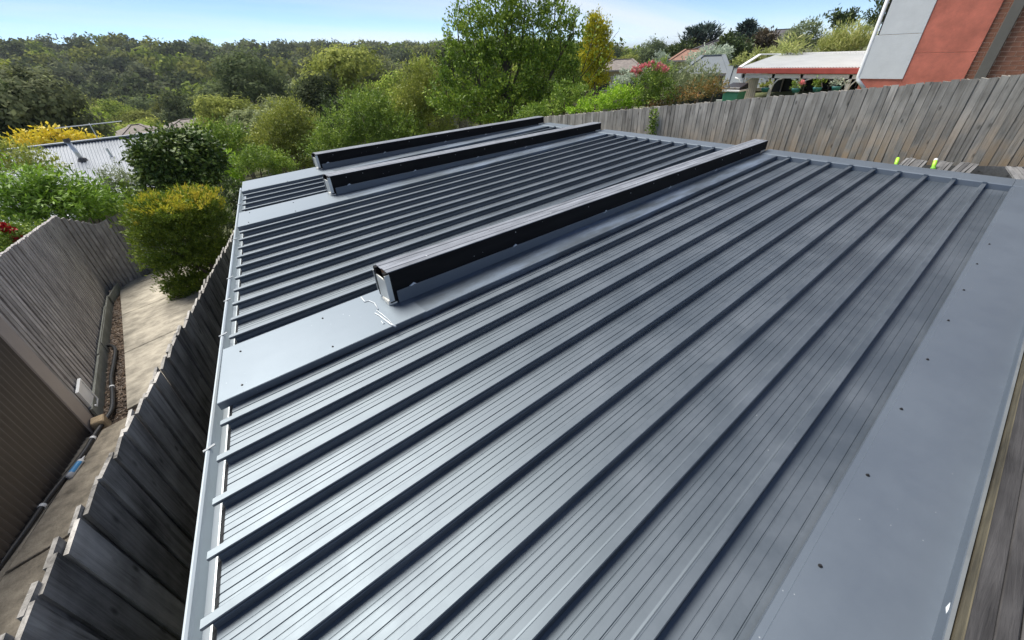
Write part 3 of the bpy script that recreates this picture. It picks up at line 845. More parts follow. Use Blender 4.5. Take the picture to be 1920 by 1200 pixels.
# loose boards and tools in the gap beyond the ridge
def at_z(x, y, z):
    d = ray(x, y); return d * (z / d[2])
def at_u(x, y, u):
    d = ray(x, y); return d * (u / d[0])
def bundle(name, label, x0, y0, x1, y1, n, zlev, length, rz=0, tilt=0.0, w=.075):
    a = at_u(x0, y0, UF - .12); b = at_u(x1, y1, UF - .12)
    c = (a + b) / 2
    t = thing(name, label, 'boards', (c[0], c[1], c[2]), rz, 'loose boards stacked between the roof ridge and the tall fence')
    span = abs(a[1] - b[1]); step = span / n
    me = MB().box((-length, -step * .46, -.02), (0, step * .46, .0)); me = mesh_from('board', me.v, me.f, M['board'])
    for i in range(n):
        obj('board', me, t, (rnd.uniform(-.03, .02), span / 2 - (i + .5) * step, -i * .002 + rnd.uniform(-.006, .004)), (0, tilt, rnd.gauss(0, .015)))
    return t
bundle('board_stack', 'stack of mid grey boards between the two lime green handles', 1700, 296, 1742, 298, 7, 0, .8, tilt=-.10)
bundle('board_stack', 'small stack of grey boards just beside the paler four-board stack', 1763, 301, 1790, 303, 4, 0, .75, tilt=-.10)
bundle('board_stack', 'stack of four paler grey boards lying against the fence foot', 1802, 304, 1838, 305, 4, 0, .8, rz=-.04, tilt=-.06)
bundle('board_stack', 'fan of dark grey boards lying skewed at the shaded fence corner', 1888, 304, 1945, 322, 6, 0, .85, rz=.22, tilt=-.03)
for (x, y, lab) in [(1684, 296, 'lime green handled tool leaning by the grey board stack, half hidden by the ridge'), (1755, 299, 'lime green handled tool with white tip, standing between two board stacks')]:
    p = at_u(x, y, UF - .40); q = at_u(x - 10, y + 30, UF - .62)
    t = thing('tool_handle', lab, 'tool', q)
    d = p - q
    mb = MB(); mb.tube([d * .45, d * .97, d * 1.0], [.022, .020, .012], 10); mb.build('handle', M['lime'], t, smooth=True)
    mb = MB(); mb.tube([d * -.12, d * .47], [.026, .026], 10)
    for k in range(4): mb.tube([d * (.02 + k * .11), d * (.05 + k * .11)], [.030, .030], 10)
    mb.build('grip', M['lime_dark'], t)
    if y > 297:
        mb = MB(); mb.tube([d * .9, d * 1.02], [.0215, .019], 10); mb.build('tip', M['white_pl'], t)

# ------------------------------------------------------------------ side path, brown neighbour wall and bits on the ground
path = obj('path', mesh_from('path', [(-3.2, 2, gz(-3.2, 2) + .012), (-.2, 2, gz(-.2, 2) + .012), (-.2, 14.2, gz(-.2, 14.2) + .012), (-3.2, 14.2, gz(-3.2, 14.2) + .012)], [(0, 1, 2, 3)], M['mulch']))
tag(path, kind='structure')
def slab(c, mat, th=.05, name='concrete_slab'):
    top = [(u, v, gz(u, v) + .012 + th) for u, v in c]; bot = [(u, v, gz(u, v) - .02) for u, v in c]
    mb = MB(); mb.hexa(bot + top); return mb.build(name, mat, path, bevel=.006)
def le(v): return np.interp(v, [6.3, 9.0, 13.6], [-1.68, -1.86, -2.2])
def re_(v): return uf(v) + .1
cuts = [6.30, 8.55, 11.0, 13.45]
for a, b in zip(cuts[:-1], cuts[1:]):
    a2 = a + .012; b2 = b - .012
    slab([(le(a2), a2 - .03), (re_(a2), a2 + .25), (re_(b2), b2 + .25), (le(b2), b2 - .03)], M['conc'])
slab([(-2.23, 13.46), (re_(13.7), 13.75), (re_(14.2), 14.25), (-1.96, 14.0)], M['conc'])
slab([(-2.94, 2.2), (re_(2.2), 2.2), (re_(4.3), 4.32), (-2.47, 4.15)], M['conc_moss'])
slab([(-2.46, 4.19), (re_(4.32), 4.345), (re_(6.2), 6.28), (-1.96, 6.02)], M['conc_moss'])

def wline(v): return -2.02 + .235 * (v - 6.28)
t = thing('brown_clad_house', 'house side wall of dark brown corrugated steel with taupe corner trim', 'house', (wline(6.28), 6.28, gz(-2, 6.28)))
O = np.array([wline(6.28), 6.28, gz(-2, 6.28)])
V = []; F = []
per = .076; n = int(5.0 / per * 8)
for i in range(n + 1):
    v = 6.12 - i * per / 8; off = .009 * math.cos(2 * math.pi * i / 8)
    for z in (gz(wline(v), v) + .05, -.55): V.append((wline(v) + off - O[0], v - O[1], z - O[2]))
for i in range(n): F.append((2 * i, 2 * i + 1, 2 * i + 3, 2 * i + 2))
obj('wall', mesh_from('corrugated_wall', V, F, M['brown_wall'], True), t)
mb = MB()
mb.hexa([(wline(6.30) - .16 - O[0], 6.30 - O[1] + .0, .03), (wline(6.14) - .16 - O[0], 6.11 - O[1], .03), (wline(6.14) + .016 - O[0], 6.11 - O[1], .03), (wline(6.30) + .016 - O[0], 6.30 - O[1], .03),
         (wline(6.30) - .16 - O[0], 6.30 - O[1], 3.3), (wline(6.14) - .16 - O[0], 6.11 - O[1], 3.3), (wline(6.14) + .016 - O[0], 6.11 - O[1], 3.3), (wline(6.30) + .016 - O[0], 6.30 - O[1], 3.3)])
mb.build('corner_trim', M['trim'], t, bevel=.003)
mb = MB(); mb.hexa([(wline(1) - .03 - O[0], 1.0 - O[1], gz(-3, 1) - O[2] - .2), (wline(6.1) - .03 - O[0], 6.1 - O[1], -.2), (wline(6.1) - 4 - O[0], 6.1 - O[1], -.6), (wline(1) - 4 - O[0], 1 - O[1], -.3),
                    (wline(1) - .03 - O[0], 1.0 - O[1], 3.2), (wline(6.1) - .03 - O[0], 6.1 - O[1], 3.2), (wline(6.1) - 4 - O[0], 6.1 - O[1], 3.2), (wline(1) - 4 - O[0], 1 - O[1], 3.2)]); mb.build('inner_wall', M['brown_wall'], t)
mb = MB(); mb.bar((wline(1) + .03 - O[0], 1 - O[1], gz(-3, 1) - O[2] + .02), (wline(6.0) + .03 - O[0], 6.0 - O[1], .05), .07, .08); mb.build('footing', M['conc_moss'], t)

p = ong(196, 803)
t = thing('sandstone_block', 'rough tan sandstone block at the foot of the taupe corner trim', 'stone block', p)
mb = MB(); mb.hexa([(-.10, -.10, -.05), (.10, -.12, -.05), (.12, .09, -.05), (-.10, .11, -.05), (-.09, -.09, .20), (.09, -.10, .19), (.10, .08, .22), (-.09, .09, .21)]); mb.build('block', M['stone'], t, bevel=.015); t.scale = (.72, .72, .85)
p = ong(222, 536)
t = thing('timber_stump', 'short red-brown broken post stub at the bend of the grey fence', 'post', p)
mb = MB(); mb.hexa([(-.07, -.05, -.05), (.07, -.05, -.05), (.07, .05, -.05), (-.07, .05, -.05), (-.08, -.05, .34), (.05, -.05, .42), (.05, .05, .38), (-.08, .05, .36)]); mb.build('stub', M['timber_end'], t, bevel=.008)

# white access panel low on the fence
pa = ong(196, 757); v0 = 6.75
t = thing('access_panel', 'small white plastic panel with latch low on the grey fence beside the taupe trim', 'panel', (-2.01, 6.62, gz(-2, 6.9) + .18))
mb = MB(); mb.box((0, -.15, .02), (.018, .15, .36)); mb.build('door', M['white_pl'], t, bevel=.004)
mb = MB()
for a, b in (((-.005, -.18, 0), (.028, -.15, .385)), ((-.005, .15, 0), (.028, .18, .385)), ((-.005, -.15, 0), (.028, .15, .02)), ((-.005, -.15, .36), (.028, .15, .385))): mb.box(a, b)
mb.build('frame', M['white_paint'], t)
mb = MB(); mb.tube([(.018, -.08, .06), (.045, -.08, .06)], [.02, .016], 8); mb.build('latch', M['white_pl'], t)

# black poly pipe with clips
pp = [ong(*q) + np.array([0, 0, .088]) for q in [(207, 656), (213, 655), (220, 659), (222, 668), (219, 690), (215, 715), (216, 730), (218, 748), (217, 775), (206, 795), (187, 823), (166, 858), (140, 893), (100, 945), (60, 1005), (0, 1090), (-60, 1180)]]
t = thing('irrigation_pipe', 'black poly pipe snaking along the brown wall and the mulch strip', 'pipe', pp[5])
mb = MB(); fine = []
for i in range(len(pp) - 1):
    for k in range(4):
        a = pp[max(i - 1, 0)]; b = pp[i]; c = pp[i + 1]; d = pp[min(i + 2, len(pp) - 1)]; s = k / 4
        fine.append(.5 * ((2 * b) + (-a + c) * s + (2 * a - 5 * b + 4 * c - d) * s * s + (-a + 3 * b - 3 * c + d) * s ** 3) - pp[5])
mb.tube(fine, .027, 10); mb.build('pipe', M['poly'], t, smooth=True)
for (x, y) in [(217, 734), (184, 828), (95, 953)]:
    c = ong(x, y) + np.array([0, 0, .088]) - pp[5]
    i = int(np.argmin([np.linalg.norm(f_ - c) for f_ in fine])); i = max(1, min(i, len(fine) - 2))
    dd = fine[i + 1] - fine[i - 1]; dd = dd / np.linalg.norm(dd)
    MB().tube([fine[i] - dd * .018, fine[i] + dd * .018], [.0315, .0315], 12).build('clip', M['white_pl'], t)
a = ong(149, 879) + np.array([.06, 0, .094]); b = ong(126, 910) + np.array([.06, 0, .094])
t = thing('sealant_cartridge', 'blue and white cartridge lying along the black pipe by the brown wall', 'cartridge', a)
d = (b - a)
mb = MB(); mb.tube([d * 0, d], [.03, .03], 14); mb.build('body', M['white_pl'], t, smooth=True)
dn = d / np.linalg.norm(d); sd = np.array([-dn[1], dn[0], 0.0]); 
mb = MB(); k = 6
vv = []; ff = []
for i in range(k + 1):
    an = math.radians(20 + 150 * i / k)
    o_ = sd * math.cos(an) * -.0308 + np.array([0, 0, 1]) * math.sin(an) * .0308
    vv += [d * .12 + o_, d * .8 + o_]
for i in range(k): ff.append((2 * i, 2 * i + 1, 2 * i + 3, 2 * i + 2))
mb.add(vv, ff); mb.build('label_band', M['blue_pl'], t)
MB().tube([d * -.02, d * -.12, d * -.3], [.016, .012, .005], 8).build('nozzle', M['white_pl'], t)

# bark mulch chips in the strip beside the path
nchip = 2600
v_ = rng.uniform(6.2, 13.4, nchip); u_ = np.interp(v_, [6.3, 13.4], [-1.96, -2.27]) + (np.interp(v_, [6.3, 9, 13.6], [-1.68, -1.86, -2.2]) - np.interp(v_, [6.3, 13.4], [-1.96, -2.27])) * rng.uniform(0, 1, nchip)
P = np.stack([u_, v_, G0 + GA * u_ + GB * v_ + .022 + rng.uniform(0, .02, nchip)], 1)
dd = unit(nchip); dd[:, 2] *= .25; nn = unit(nchip) * .4 + np.array([0, 0, 1])
o = obj('mulch', leaf_mesh('mulch', P, dd, nn, rng.uniform(.03, .075, nchip), rng.uniform(.012, .025, nchip), M['chip']))
tag(o, 'dark bark mulch strip between the concrete path and the grey fence', 'mulch', kind='stuff')

# ------------------------------------------------------------------ houses beyond the fences
R2 = np.array([.785, -.62, 0]); F2 = np.array([.62, .785, 0])
RZ = math.atan2(-.62, .785)
RW = -math.pi / 2                               # house fronts face the roof, parallel to the tall fence
def onD(x, y, D):
    """local (right, height) of a photo pixel on the upright plane X = D"""
    d = ray(x, y); p = d * (D / d[0]); return -float(p[1]), float(p[2])
def locD(xr, D, z): return np.array([D, -xr, z])

# brick house with white and red panels
D = 14.8
xl, _ = onD(1640, 72, D); xp, _ = onD(1724, 75, D); xb, _ = onD(1846, 71, D); xd0, _ = onD(1866, 70, D); xd1, _ = onD(1889, 70, D)
zj1 = onD(1690, 64, D)[1]; zbot = onD(1655, 148, D)[1]; zj2 = onD(1775, 98.5, D)[1]
gzh = -3.0
t = thing('brick_house', 'tall house end of brown brick, red render and white panels behind the paling fence', 'house', locD(xl, D, gzh), RW)
W_ = 6.5
def hb(x0, x1, y0, y1, z0, z1): return MB().box((x0 - xl, y0, z0 - gzh), (x1 - xl, y1, z1 - gzh))
wall_o = hb(xl + .03, xl + W_, .05, 6, gzh, 3.4).build('wall', M['mortar'], t)
hb(xl + .03, xp + .001, .02, .05, zbot - 2.0, zbot + .02).build('base_panel', M['red_render'], t)
hb(xl, xp, .0, .048, zbot, zj1 - .004).build('white_panel', M['white_sheet'], t, bevel=.003)
hb(xl + .06, xp, .0, .048, zj1 + .004, 3.0).build('white_panel', M['white_sheet'], t, bevel=.003)
hb(xp + .004, xb, .015, .049, zbot - 2.0, zj2 - .003).build('red_panel', M['red_render'], t, bevel=.003)
hb(xp + .004, xb - .0, .015, .0495, zj2 + .003, 3.0).build('red_panel', M['red_render'], t, bevel=.003)
bl, bh, mo = .230, .076, .010
bm_ = MB().box((0, 0, 0), (bl, .05, bh)); BR = mesh_from('brick', bm_.v, bm_.f, M['brick'])
bm_ = MB().box((0, 0, 0), (bl / 2 - mo / 2, .05, bh)); BH = mesh_from('half_brick', bm_.v, bm_.f, M['brick'])
z = zbot - .5; row = 0
while z < 1.15:
    x = xb + .005; first = True
    if row % 2:
        obj('brick', BH, wall_o, (x - xl, .043 + rnd.uniform(-.002, .002), z - gzh)); x += bl / 2 + mo / 2
    while x < xb + 2.3:
        obj('brick', BR, wall_o, (x - xl, .043 + rnd.uniform(-.002, .002), z - gzh)); x += bl + mo
    z += bh + mo; row += 1
dp = hb(xd0, xd1, -.055, .0185, zbot - 2.2, 3.2).build('downpipe', M['downpipe'], t, bevel=.006)
hb(xd0 - .02, xd1 + .02, -.058, .019, .60, .625).build('strap', M['downpipe'], dp)
mb = MB(); mb.tube([(-.045, .03, 6), (-.045, .03, zbot - gzh + .05), (-.02, .0, zbot - gzh - .03), (.2, -.02, zbot - gzh - .22)], [.042] * 4, 10); pv = mb.build('white_pipe', M['white_pl'], t, smooth=True)
hb(xl + .035, xl + .062, .002, .047, zj1, 3.0).build('gap_strip', M['dark_in'], t)

# verandah house
D = 18.5
xa, zg0 = onD(1384, 128, D); xe, zg1 = onD(1640, 119, D)
t = thing('verandah_house', 'low white verandah with pale corrugated roof, red gutter and curly post brackets', 'house', locD(xa, D, -3.2), RW)
g_ = -3.2
def vb(x0, x1, y0, y1, z0, z1): return MB().box((x0 - xa, y0, z0 - g_), (x1 - xa, y1, z1 - g_))
xe2 = xe + 1.2
gh = .17
vb(xa, xe2, -.06, .06, zg0 - gh, zg0).build('gutter', M['red_gutter'], t, bevel=.008)
xr0, zr0 = onD(1425, 103.5, D + 3.2)
V = []; F = []; per = .09; n = int((xe2 - xa) / per * 6)
for i in range(n + 1):
    s = i / n; x = (xa + .05) + (xe2 - xa - .05) * s; o_ = .011 * math.cos(2 * math.pi * i / 6)
    # hipped left end: front edge full width, back edge starts further right
    k = max(0.0, min(1.0, (x - xa) / max(.01, (xr0 - xa))))
    V += [(x - xa, 0.02, zg0 - g_ + .012 + o_), (x - xa, .02 + 3.2 * k, zg0 - g_ + .012 + o_ + (zr0 - zg0) * k)]
for i in range(n): F.append((2 * i, 2 * i + 2, 2 * i + 3, 2 * i + 1))
rf = obj('roof', mesh_from('verandah_roof', V, F, M['white_roof'], True), t)
MB().bar((xr0 - xa, 3.2, zr0 - g_ + .03), (xe2 - xa, 3.2, zr0 - g_ + .03), .14, .05).build('ridge_cap', M['white_paint'], rf)
MB().bar((.05, .02, zg0 - g_ + .03), (xr0 - xa, 3.2, zr0 - g_ + .03), .12, .04).build('ridge_cap', M['white_paint'], rf)
zf = onD(1500, 143, D)[1]
vb(xa + .15, xe2, .05, .12, zf - .07, zf + .06).build('frieze_beam', M['white_paint'], t)
for px in (1391, 1447, 1500, 1592):
    x = onD(px, 150, D)[0]
    p = vb(x - .045, x + .045, .05, .14, -3.2, zg0 - gh).build('post', M['white_paint'], t)
    for sgn in (-1, 1):
        mb = MB(); pts = [(x - xa + sgn * .04, .09, zf - g_ - .42), (x - xa + sgn * .07, .09, zf - g_ - .25), (x - xa + sgn * .17, .09, zf - g_ - .12), (x - xa + sgn * .32, .09, zf - g_ - .07)]
        mb.tube(pts, [.025, .025, .025, .03], 6); mb.build('bracket', M['white_paint'], p, smooth=True)
vb(xa + .3, xe2 + .5, 2.2, 2.3, -3.2, zg0 - .05).build('back_wall', M['dark_in'], t)  # the interior's shade is put into this wall's colour
vb(xa + .12, xa + .62, .6, .66, -3.2, zf - .08).build('cream_wall', M['cream'], t)
for k in range(6): vb(xa + .14 + k * .08, xa + .148 + k * .08, .59, .6, -3.2, zf - .1).build('board_strip', M['trim'], t)
for k in range(7):
    x = xa + .95 + k * .42; vb(x, x + .03, 2.12, 2.19, -3.2, zg0 - .1).build('window_bar', M['trim'], t)
vb(xa + .1, xe2, .3, 2.1, zg0 - .12, zg0 - .09).build('ceiling', M['white_paint'], t)
for i, (px, py, fl) in enumerate([(1436, 163, 'trailing olive plant'), (1494, 164, 'pink geranium'), (1534, 162, 'bushy green plant'), (1570, 160, 'low grey plant')]):
    x, z = onD(px, py, D - .1)
    tp = thing('hanging_pot', 'teal hanging pot with %s under the white verandah' % fl, 'pot', locD(x, D - .1, z - .16), RW, 'pots hanging along the verandah')
    mb = MB(); mb.tube([(0, 0, 0), (0, 0, .10), (0, 0, .13)], [.10, .14, .145], 12); mb.build('pot', M['pot'], tp, smooth=True)
    obj('foliage', twigs([((0, 0, .22), (.2, .2, .14))], 500, .08, .45, L[['olive', 'mid', 'mid', 'silver'][i]]), tp)
    mb = MB(); [mb.tube([(math.cos(a_) * .13, math.sin(a_) * .13, .13), (0, 0, zf - z + .16)], .004, 4) for a_ in (0, 2.1, 4.2)]; mb.build('hanger', M['alu'], tp)
    if i == 1: obj('flower', twigs([((.12, -.05, .30), (.07, .07, .06))], 900, .05, .9, M['petal_pink']), tp)
p = at(1372, 196, 19.5)
t = thing('wheelie_bin', 'dark green bin with pale rim and black lid beyond the paling fence', 'bin', (p[0], p[1], p[2] - .5), RW)
mb = MB(); mb.hexa([(-.24, -.26, 0), (.24, -.26, 0), (.24, .26, 0), (-.24, .26, 0), (-.30, -.32, .95), (.30, -.32, .95), (.30, .32, .95), (-.30, .32, .95)]); mb.build('body', M['bin'], t, bevel=.02)
MB().box((-.33, -.35, .955), (.33, .35, 1.02)).build('rim', M['white_paint'], t, bevel=.01)
MB().hexa([(-.32, -.34, 1.02), (.32, -.34, 1.02), (.32, .34, 1.02), (-.32, .34, 1.02), (-.30, -.30, 1.10), (.30, -.30, 1.10), (.30, .32, 1.22), (-.30, .32, 1.22)]).build('lid', M['poly'], t, bevel=.02)

def hip_house(name, label, px0, px1, py_ridge, py_eave, r, roofm, wallm, ridge=(.3, .7), depth=8.0, rot=0.0, wall_h=2.6, extras=None):
    """hip-roofed house: its front eave spans px0..px1 at row py_eave, ridge at row py_ridge"""
    a = at(px0, py_eave, r); b = at(px1, py_eave, r)
    c = (a + b) / 2; w = float(np.linalg.norm((b - a)[:2]))
    zr = at((px0 + px1) / 2, py_ridge, r + depth * .45)[2]
    ez = float(c[2]); gzv = min(ez - wall_h, tz(c[0], c[1]))
    rz = math.atan2(b[1] - a[1], b[0] - a[0]) + rot
    t = thing(name, label, 'house', (c[0], c[1], gzv), rz)
    e = ez - gzv; h = max(.7, zr - ez)
    x0 = -w / 2 + w * ridge[0]; x1 = -w / 2 + w * ridge[1]; yd = depth
    V = [(-w / 2, 0, e), (w / 2, 0, e), (w / 2, yd, e), (-w / 2, yd, e), (x0, yd / 2, e + h), (x1, yd / 2, e + h), (-w / 2, 0, e - .12), (w / 2, 0, e - .12), (w / 2, yd, e - .12), (-w / 2, yd, e - .12)]
    F = [(0, 1, 5, 4), (1, 2, 5), (2, 3, 4, 5), (3, 0, 4), (6, 7, 1, 0), (7, 8, 2, 1), (8, 9, 3, 2), (9, 6, 0, 3), (9, 8, 7, 6)]
    rf = obj('roof', mesh_from('hip_roof', V, F, roofm), t)
    for p, q in ((0, 4), (1, 5), (4, 5)):
        MB().bar(np.array(V[p]) + [0, 0, .03], np.array(V[q]) + [0, 0, .03], .22, .07).build('ridge_cap', roofm, rf)
    MB().bar((-w / 2 - .02, -.06, e - .05), (w / 2 + .02, -.06, e - .05), .12, .12).build('gutter', M['trim'], rf)
    MB().box((-w / 2 + .5, .5, -.5), (w / 2 - .5, yd - .5, e - .122)).build('wall', wallm, t)
    for k in range(3):
        x = -w / 2 + w * (k + .7) / 3.4
        wi = MB().box((x - .6, .44, e - 1.75), (x + .6, .52, e - .5)).build('window', M['white_paint'], t)
        MB().box((x - .53, .43, e - 1.68), (x + .53, .437, e - .57)).build('pane', M['glass'], wi)
    return t, V

hip_house('tiled_house', 'far house with brown-grey tiled hip roof and white skylight beside the golden cypress', 1118, 1207, 112, 131, 46, M['tile_grey'], M['house_wall'], (.35, .75))
hip_house('tiled_house', 'far house with orange terracotta tiled roof above the grey metal roofs', 1255, 1345, 100, 112, 44, M['tile_red'], M['house_wall'], (.3, .6))
t, V = hip_house('tiled_house', 'far house with dark tiled roof carrying blue solar panels under the sparse pines', 1292, 1420, 72, 93, 56, M['tile_dark'], M['house_wall'], (.45, .8), depth=9)
for k in range(2):
    p = [np.array(V[0]), np.array(V[1]), np.array(V[5]), np.array(V[4])]
    def q(s, w): return p[0] * (1 - s) * (1 - w) + p[1] * s * (1 - w) + p[2] * s * w + p[3] * (1 - s) * w + np.array([0, -.04, .10])
    s0 = .42 + k * .18; c_ = [q(s0, .25), q(s0 + .16, .25), q(s0 + .16, .8), q(s0, .8)]
    MB().hexa([x - np.array([0, 0, .04]) for x in c_] + c_).build('solar_panel', M['solar'], t)
hip_house('tiled_house', 'dark roofed house on the hilltop behind the brown tree', 1425, 1510, 55, 78, 75, M['tile_dark'], M['house_wall'], (.3, .7))
hip_house('grey_roofed_house', 'house with smooth blue-grey metal hip roof behind the red-flowered bush', 1272, 1368, 111, 138, 27, M['grey_roof'], M['house_wall'], (.4, .85), depth=7)
hip_house('grey_roofed_house', 'grey metal hip roof wing beside the white verandah post', 1358, 1440, 128, 165, 22.5, M['grey_roof'], M['house_wall'], (.0, .5), depth=5)
hip_house('tiled_house', 'far grey tiled house among the gum trees beyond the television aerial', 215, 312, 242, 258, 50, M['tile_grey'], M['house_wall'], (.4, .6))
hip_house('tiled_house', 'far grey hip-roofed house with pale wall, half hidden by a round dark shrub', 305, 392, 232, 243, 62, M['tile_grey'], M['white_sheet'], (.45, .8))
p = at(632, 150, 190)
t = thing('cream_house', 'small cream wall showing through the distant gum forest', 'house', (p[0], p[1], p[2] - 3), RZ)
MB().box((-4, 0, 0), (5, 6, 4.2)).build('wall', M['cream'], t)
MB().hexa([(-4.4, -.4, 4.2), (5.4, -.4, 4.2), (5.4, 6.4, 4.2), (-4.4, 6.4, 4.2), (-2, 2.6, 6), (3, 2.6, 6), (3, 3.4, 6), (-2, 3.4, 6)]).build('roof', M['house_wall'], t)

# zinc-roofed neighbour in front of the yellow tree
zr = -2.62; ze = -4.55; vr, ve = 27.8, 22.6
t = thing('zinc_roofed_house', 'neighbouring house with blue-grey corrugated roof, flue and aerial', 'house', (-1.0, 23.2, -7.2))
V = []; F = []; per = .11; n = int(7.6 / per * 6)
for i in range(n + 1):
    u = -6.2 + 7.6 * i / n; o_ = .016 * math.cos(2 * math.pi * i / 6)
    V += [(u + 1, ve - 23.2, ze + 7.2 + o_), (u + 1, vr - 23.2, zr + 7.2 + o_), (u + 1, 2 * vr - ve - 23.2, ze + 7.2 + o_)]
for i in range(n): F += [(3 * i, 3 * i + 3, 3 * i + 4, 3 * i + 1), (3 * i + 1, 3 * i + 4, 3 * i + 5, 3 * i + 2)]
rf = obj('roof', mesh_from('zinc_roof', V, F, M['zinc_roof'], True), t)
MB().bar((-5.3, vr - 23.2, zr + 7.23), (2.4, vr - 23.2, zr + 7.23), .3, .05).build('ridge_cap', M['zinc_roof'], rf)
MB().bar((-5.3, ve - 23.25, ze + 7.14), (2.4, ve - 23.25, ze + 7.14), .13, .13).build('gutter', M['white_paint'], rf)
MB().box((-5.0, .2, -.4), (2.2, 8.6, ze + 7.1)).build('wall', M['house_wall'], t)
def on_zroof(x, y):
    d = ray(x, y); s = (zr - ze) / (vr - ve); k = (ze - s * ve) / (d[2] - s * d[1]); return d * k
O = np.array([-1.0, 23.2, -7.2])
a = on_zroof(155, 300) - O; b = a + np.array([-.12, .1, .75])
mb = MB(); mb.tube([a - [0, 0, .1], b], [.085, .085], 10); mb.build('flue', M['alu'], t, smooth=True)
MB().tube([b, b + np.array([-.02, .01, .12])], [.13, .12], 10).build('flue_cap', M['tile_dark'], t)
MB().tube([a - [0, 0, .05], a + [0, 0, .08]], [.2, .13], 10).build('flue_boot', M['tile_dark'], t)
a = on_zroof(209, 292) - O
MB().tube([a - [0, 0, .1], a + np.array([-.03, .03, .32])], [.05, .05], 8).build('vent_pipe', M['alu'], t)
a = at(184, 261, 27.9); b = at(167, 231, 27.9)
t = thing('television_aerial', 'thin white television aerial standing on the blue-grey corrugated roof', 'aerial', a)
b = b - a; MB().tube([(0, 0, -.1), b], [.022, .02], 6).build('mast', M['alu'], t)
e0 = at(103, 240.5, 27.4) - a; e1 = at(228, 227, 28.4) - a
MB().tube([e0, e1], [.02, .02], 6).build('boom', M['white_paint'], t)
for k in range(9):
    c = e0 + (e1 - e0) * (k + .3) / 9.2
    MB().tube([c + np.array([.12, -.35, .02]), c - np.array([.12, -.35, .02])], .007, 4).build('element', M['alu'], t)

# ------------------------------------------------------------------ gum forest
def gum_lobes(seed, R=4.2, H=11):
    r = np.random.default_rng(seed); n = r.integers(5, 8); out = []
    for i in range(n):
        a = r.uniform(0, 6.28); q = R * math.sqrt(r.uniform(0, 1)) * .85
        z = H * r.uniform(.52, .86) + (R - q) * .35
        s = R * r.uniform(.38, .62)
        out.append(((q * math.cos(a), q * math.sin(a), z), (s, s, s * r.uniform(.6, .85))))
    out.append(((0, 0, H * .82), (R * .5, R * .5, R * .42)))
    return out

def gum_variant(seed, mat, per=26.0, leaf=.36):
    lb = gum_lobes(seed)
    crown = twigs(lb, per, leaf, .62, mat, name='crown', nper=12, spread=.3, up=.15, shell=.7, face=.9, nz=.3)
    mb = MB()
    mb.tube([(0, 0, -.8), (.1, .05, 2.5), (.05, .1, 5.5)], [.28, .22, .17], 6)
    for c, s in lb:
        mb.tube([(.05, .1, rnd.uniform(2.8, 5.2)), (c[0] * .5, c[1] * .5, c[2] * .75), c], [.12, .09, .04], 5)
    trunk = mesh_from('trunk', mb.v, mb.f, M['pale_bark'], True)
    return crown, trunk
GV = [gum_variant(s, L['gum%d' % k]) for s, k in ((1, 0), (2, 1), (3, 2), (4, 0), (5, 1), (6, 3), (8, 2))]
gum_label = ['olive green gum tree in the valley forest', 'bright green gum tree in the valley forest', 'grey-green gum tree in the valley forest', 'olive green gum tree in the valley forest', 'bright green gum tree in the valley forest', 'dark green gum tree in the valley forest', 'grey-green gum tree in the valley forest']

def proj(P):
    P = np.asarray(P, float)
    z = P @ FWD; return 960 + FPX * (P @ RIGHT) / z, 600 + FPX * (P @ DOWN) / z

frng = np.random.default_rng(21)
placed = []
tries = 0
while len(placed) < 250 and tries < 9000:
    tries += 1
    az = math.radians(frng.uniform(-56, 23)); r = math.sqrt(frng.uniform(42 ** 2, 175 ** 2))
    p = R2 * math.sin(az) * r + F2 * math.cos(az) * r
    if az > math.radians(9) and r < 95: continue
    if r < 62 and -56 < math.degrees(az) < -22 and frng.uniform() < .5: continue
    if any((p[0] - q[0]) ** 2 + (p[1] - q[1]) ** 2 < 6.3 ** 2 for q in placed): continue
    x, y = proj((p[0], p[1], tz(p[0], p[1]) + 8))
    if x < -90 or x > 1330: continue
    yt = proj((p[0], p[1], tz(p[0], p[1]) + 11))[1]
    if x > 1105 and yt < 96: continue
    if 190 < x < 415 and r < 78: continue
    placed.append(p)
for p in placed:
    k = int(frng.integers(0, len(GV)))
    s = frng.uniform(.7, 1.4)
    r = math.hypot(p[0], p[1]); s = s * (0.72 if r < 70 else 1.0)
    ad = math.degrees(math.atan2(float(p @ R2), float(p @ F2)))
    where = ' beyond the yellow tree' if ad < -34 else ' beyond the round dark shrub' if ad < -21 else ' beyond the olive shrubs' if ad < -6 else ' past the tall leafy tree'
    lab = gum_label[k].replace(' in the valley forest', ' low in the valley' if r < 105 else ' partway up the far slope') + where
    t = thing('gum_tree', lab, 'tree', (p[0], p[1], tz(p[0], p[1])), frng.uniform(0, 6.28), 'gum trees in the valley')
    t.scale = (s * frng.uniform(.95, 1.3), s * frng.uniform(.95, 1.3), s)
    obj('crown', GV[k][0], t); obj('trunk', GV[k][1], t)

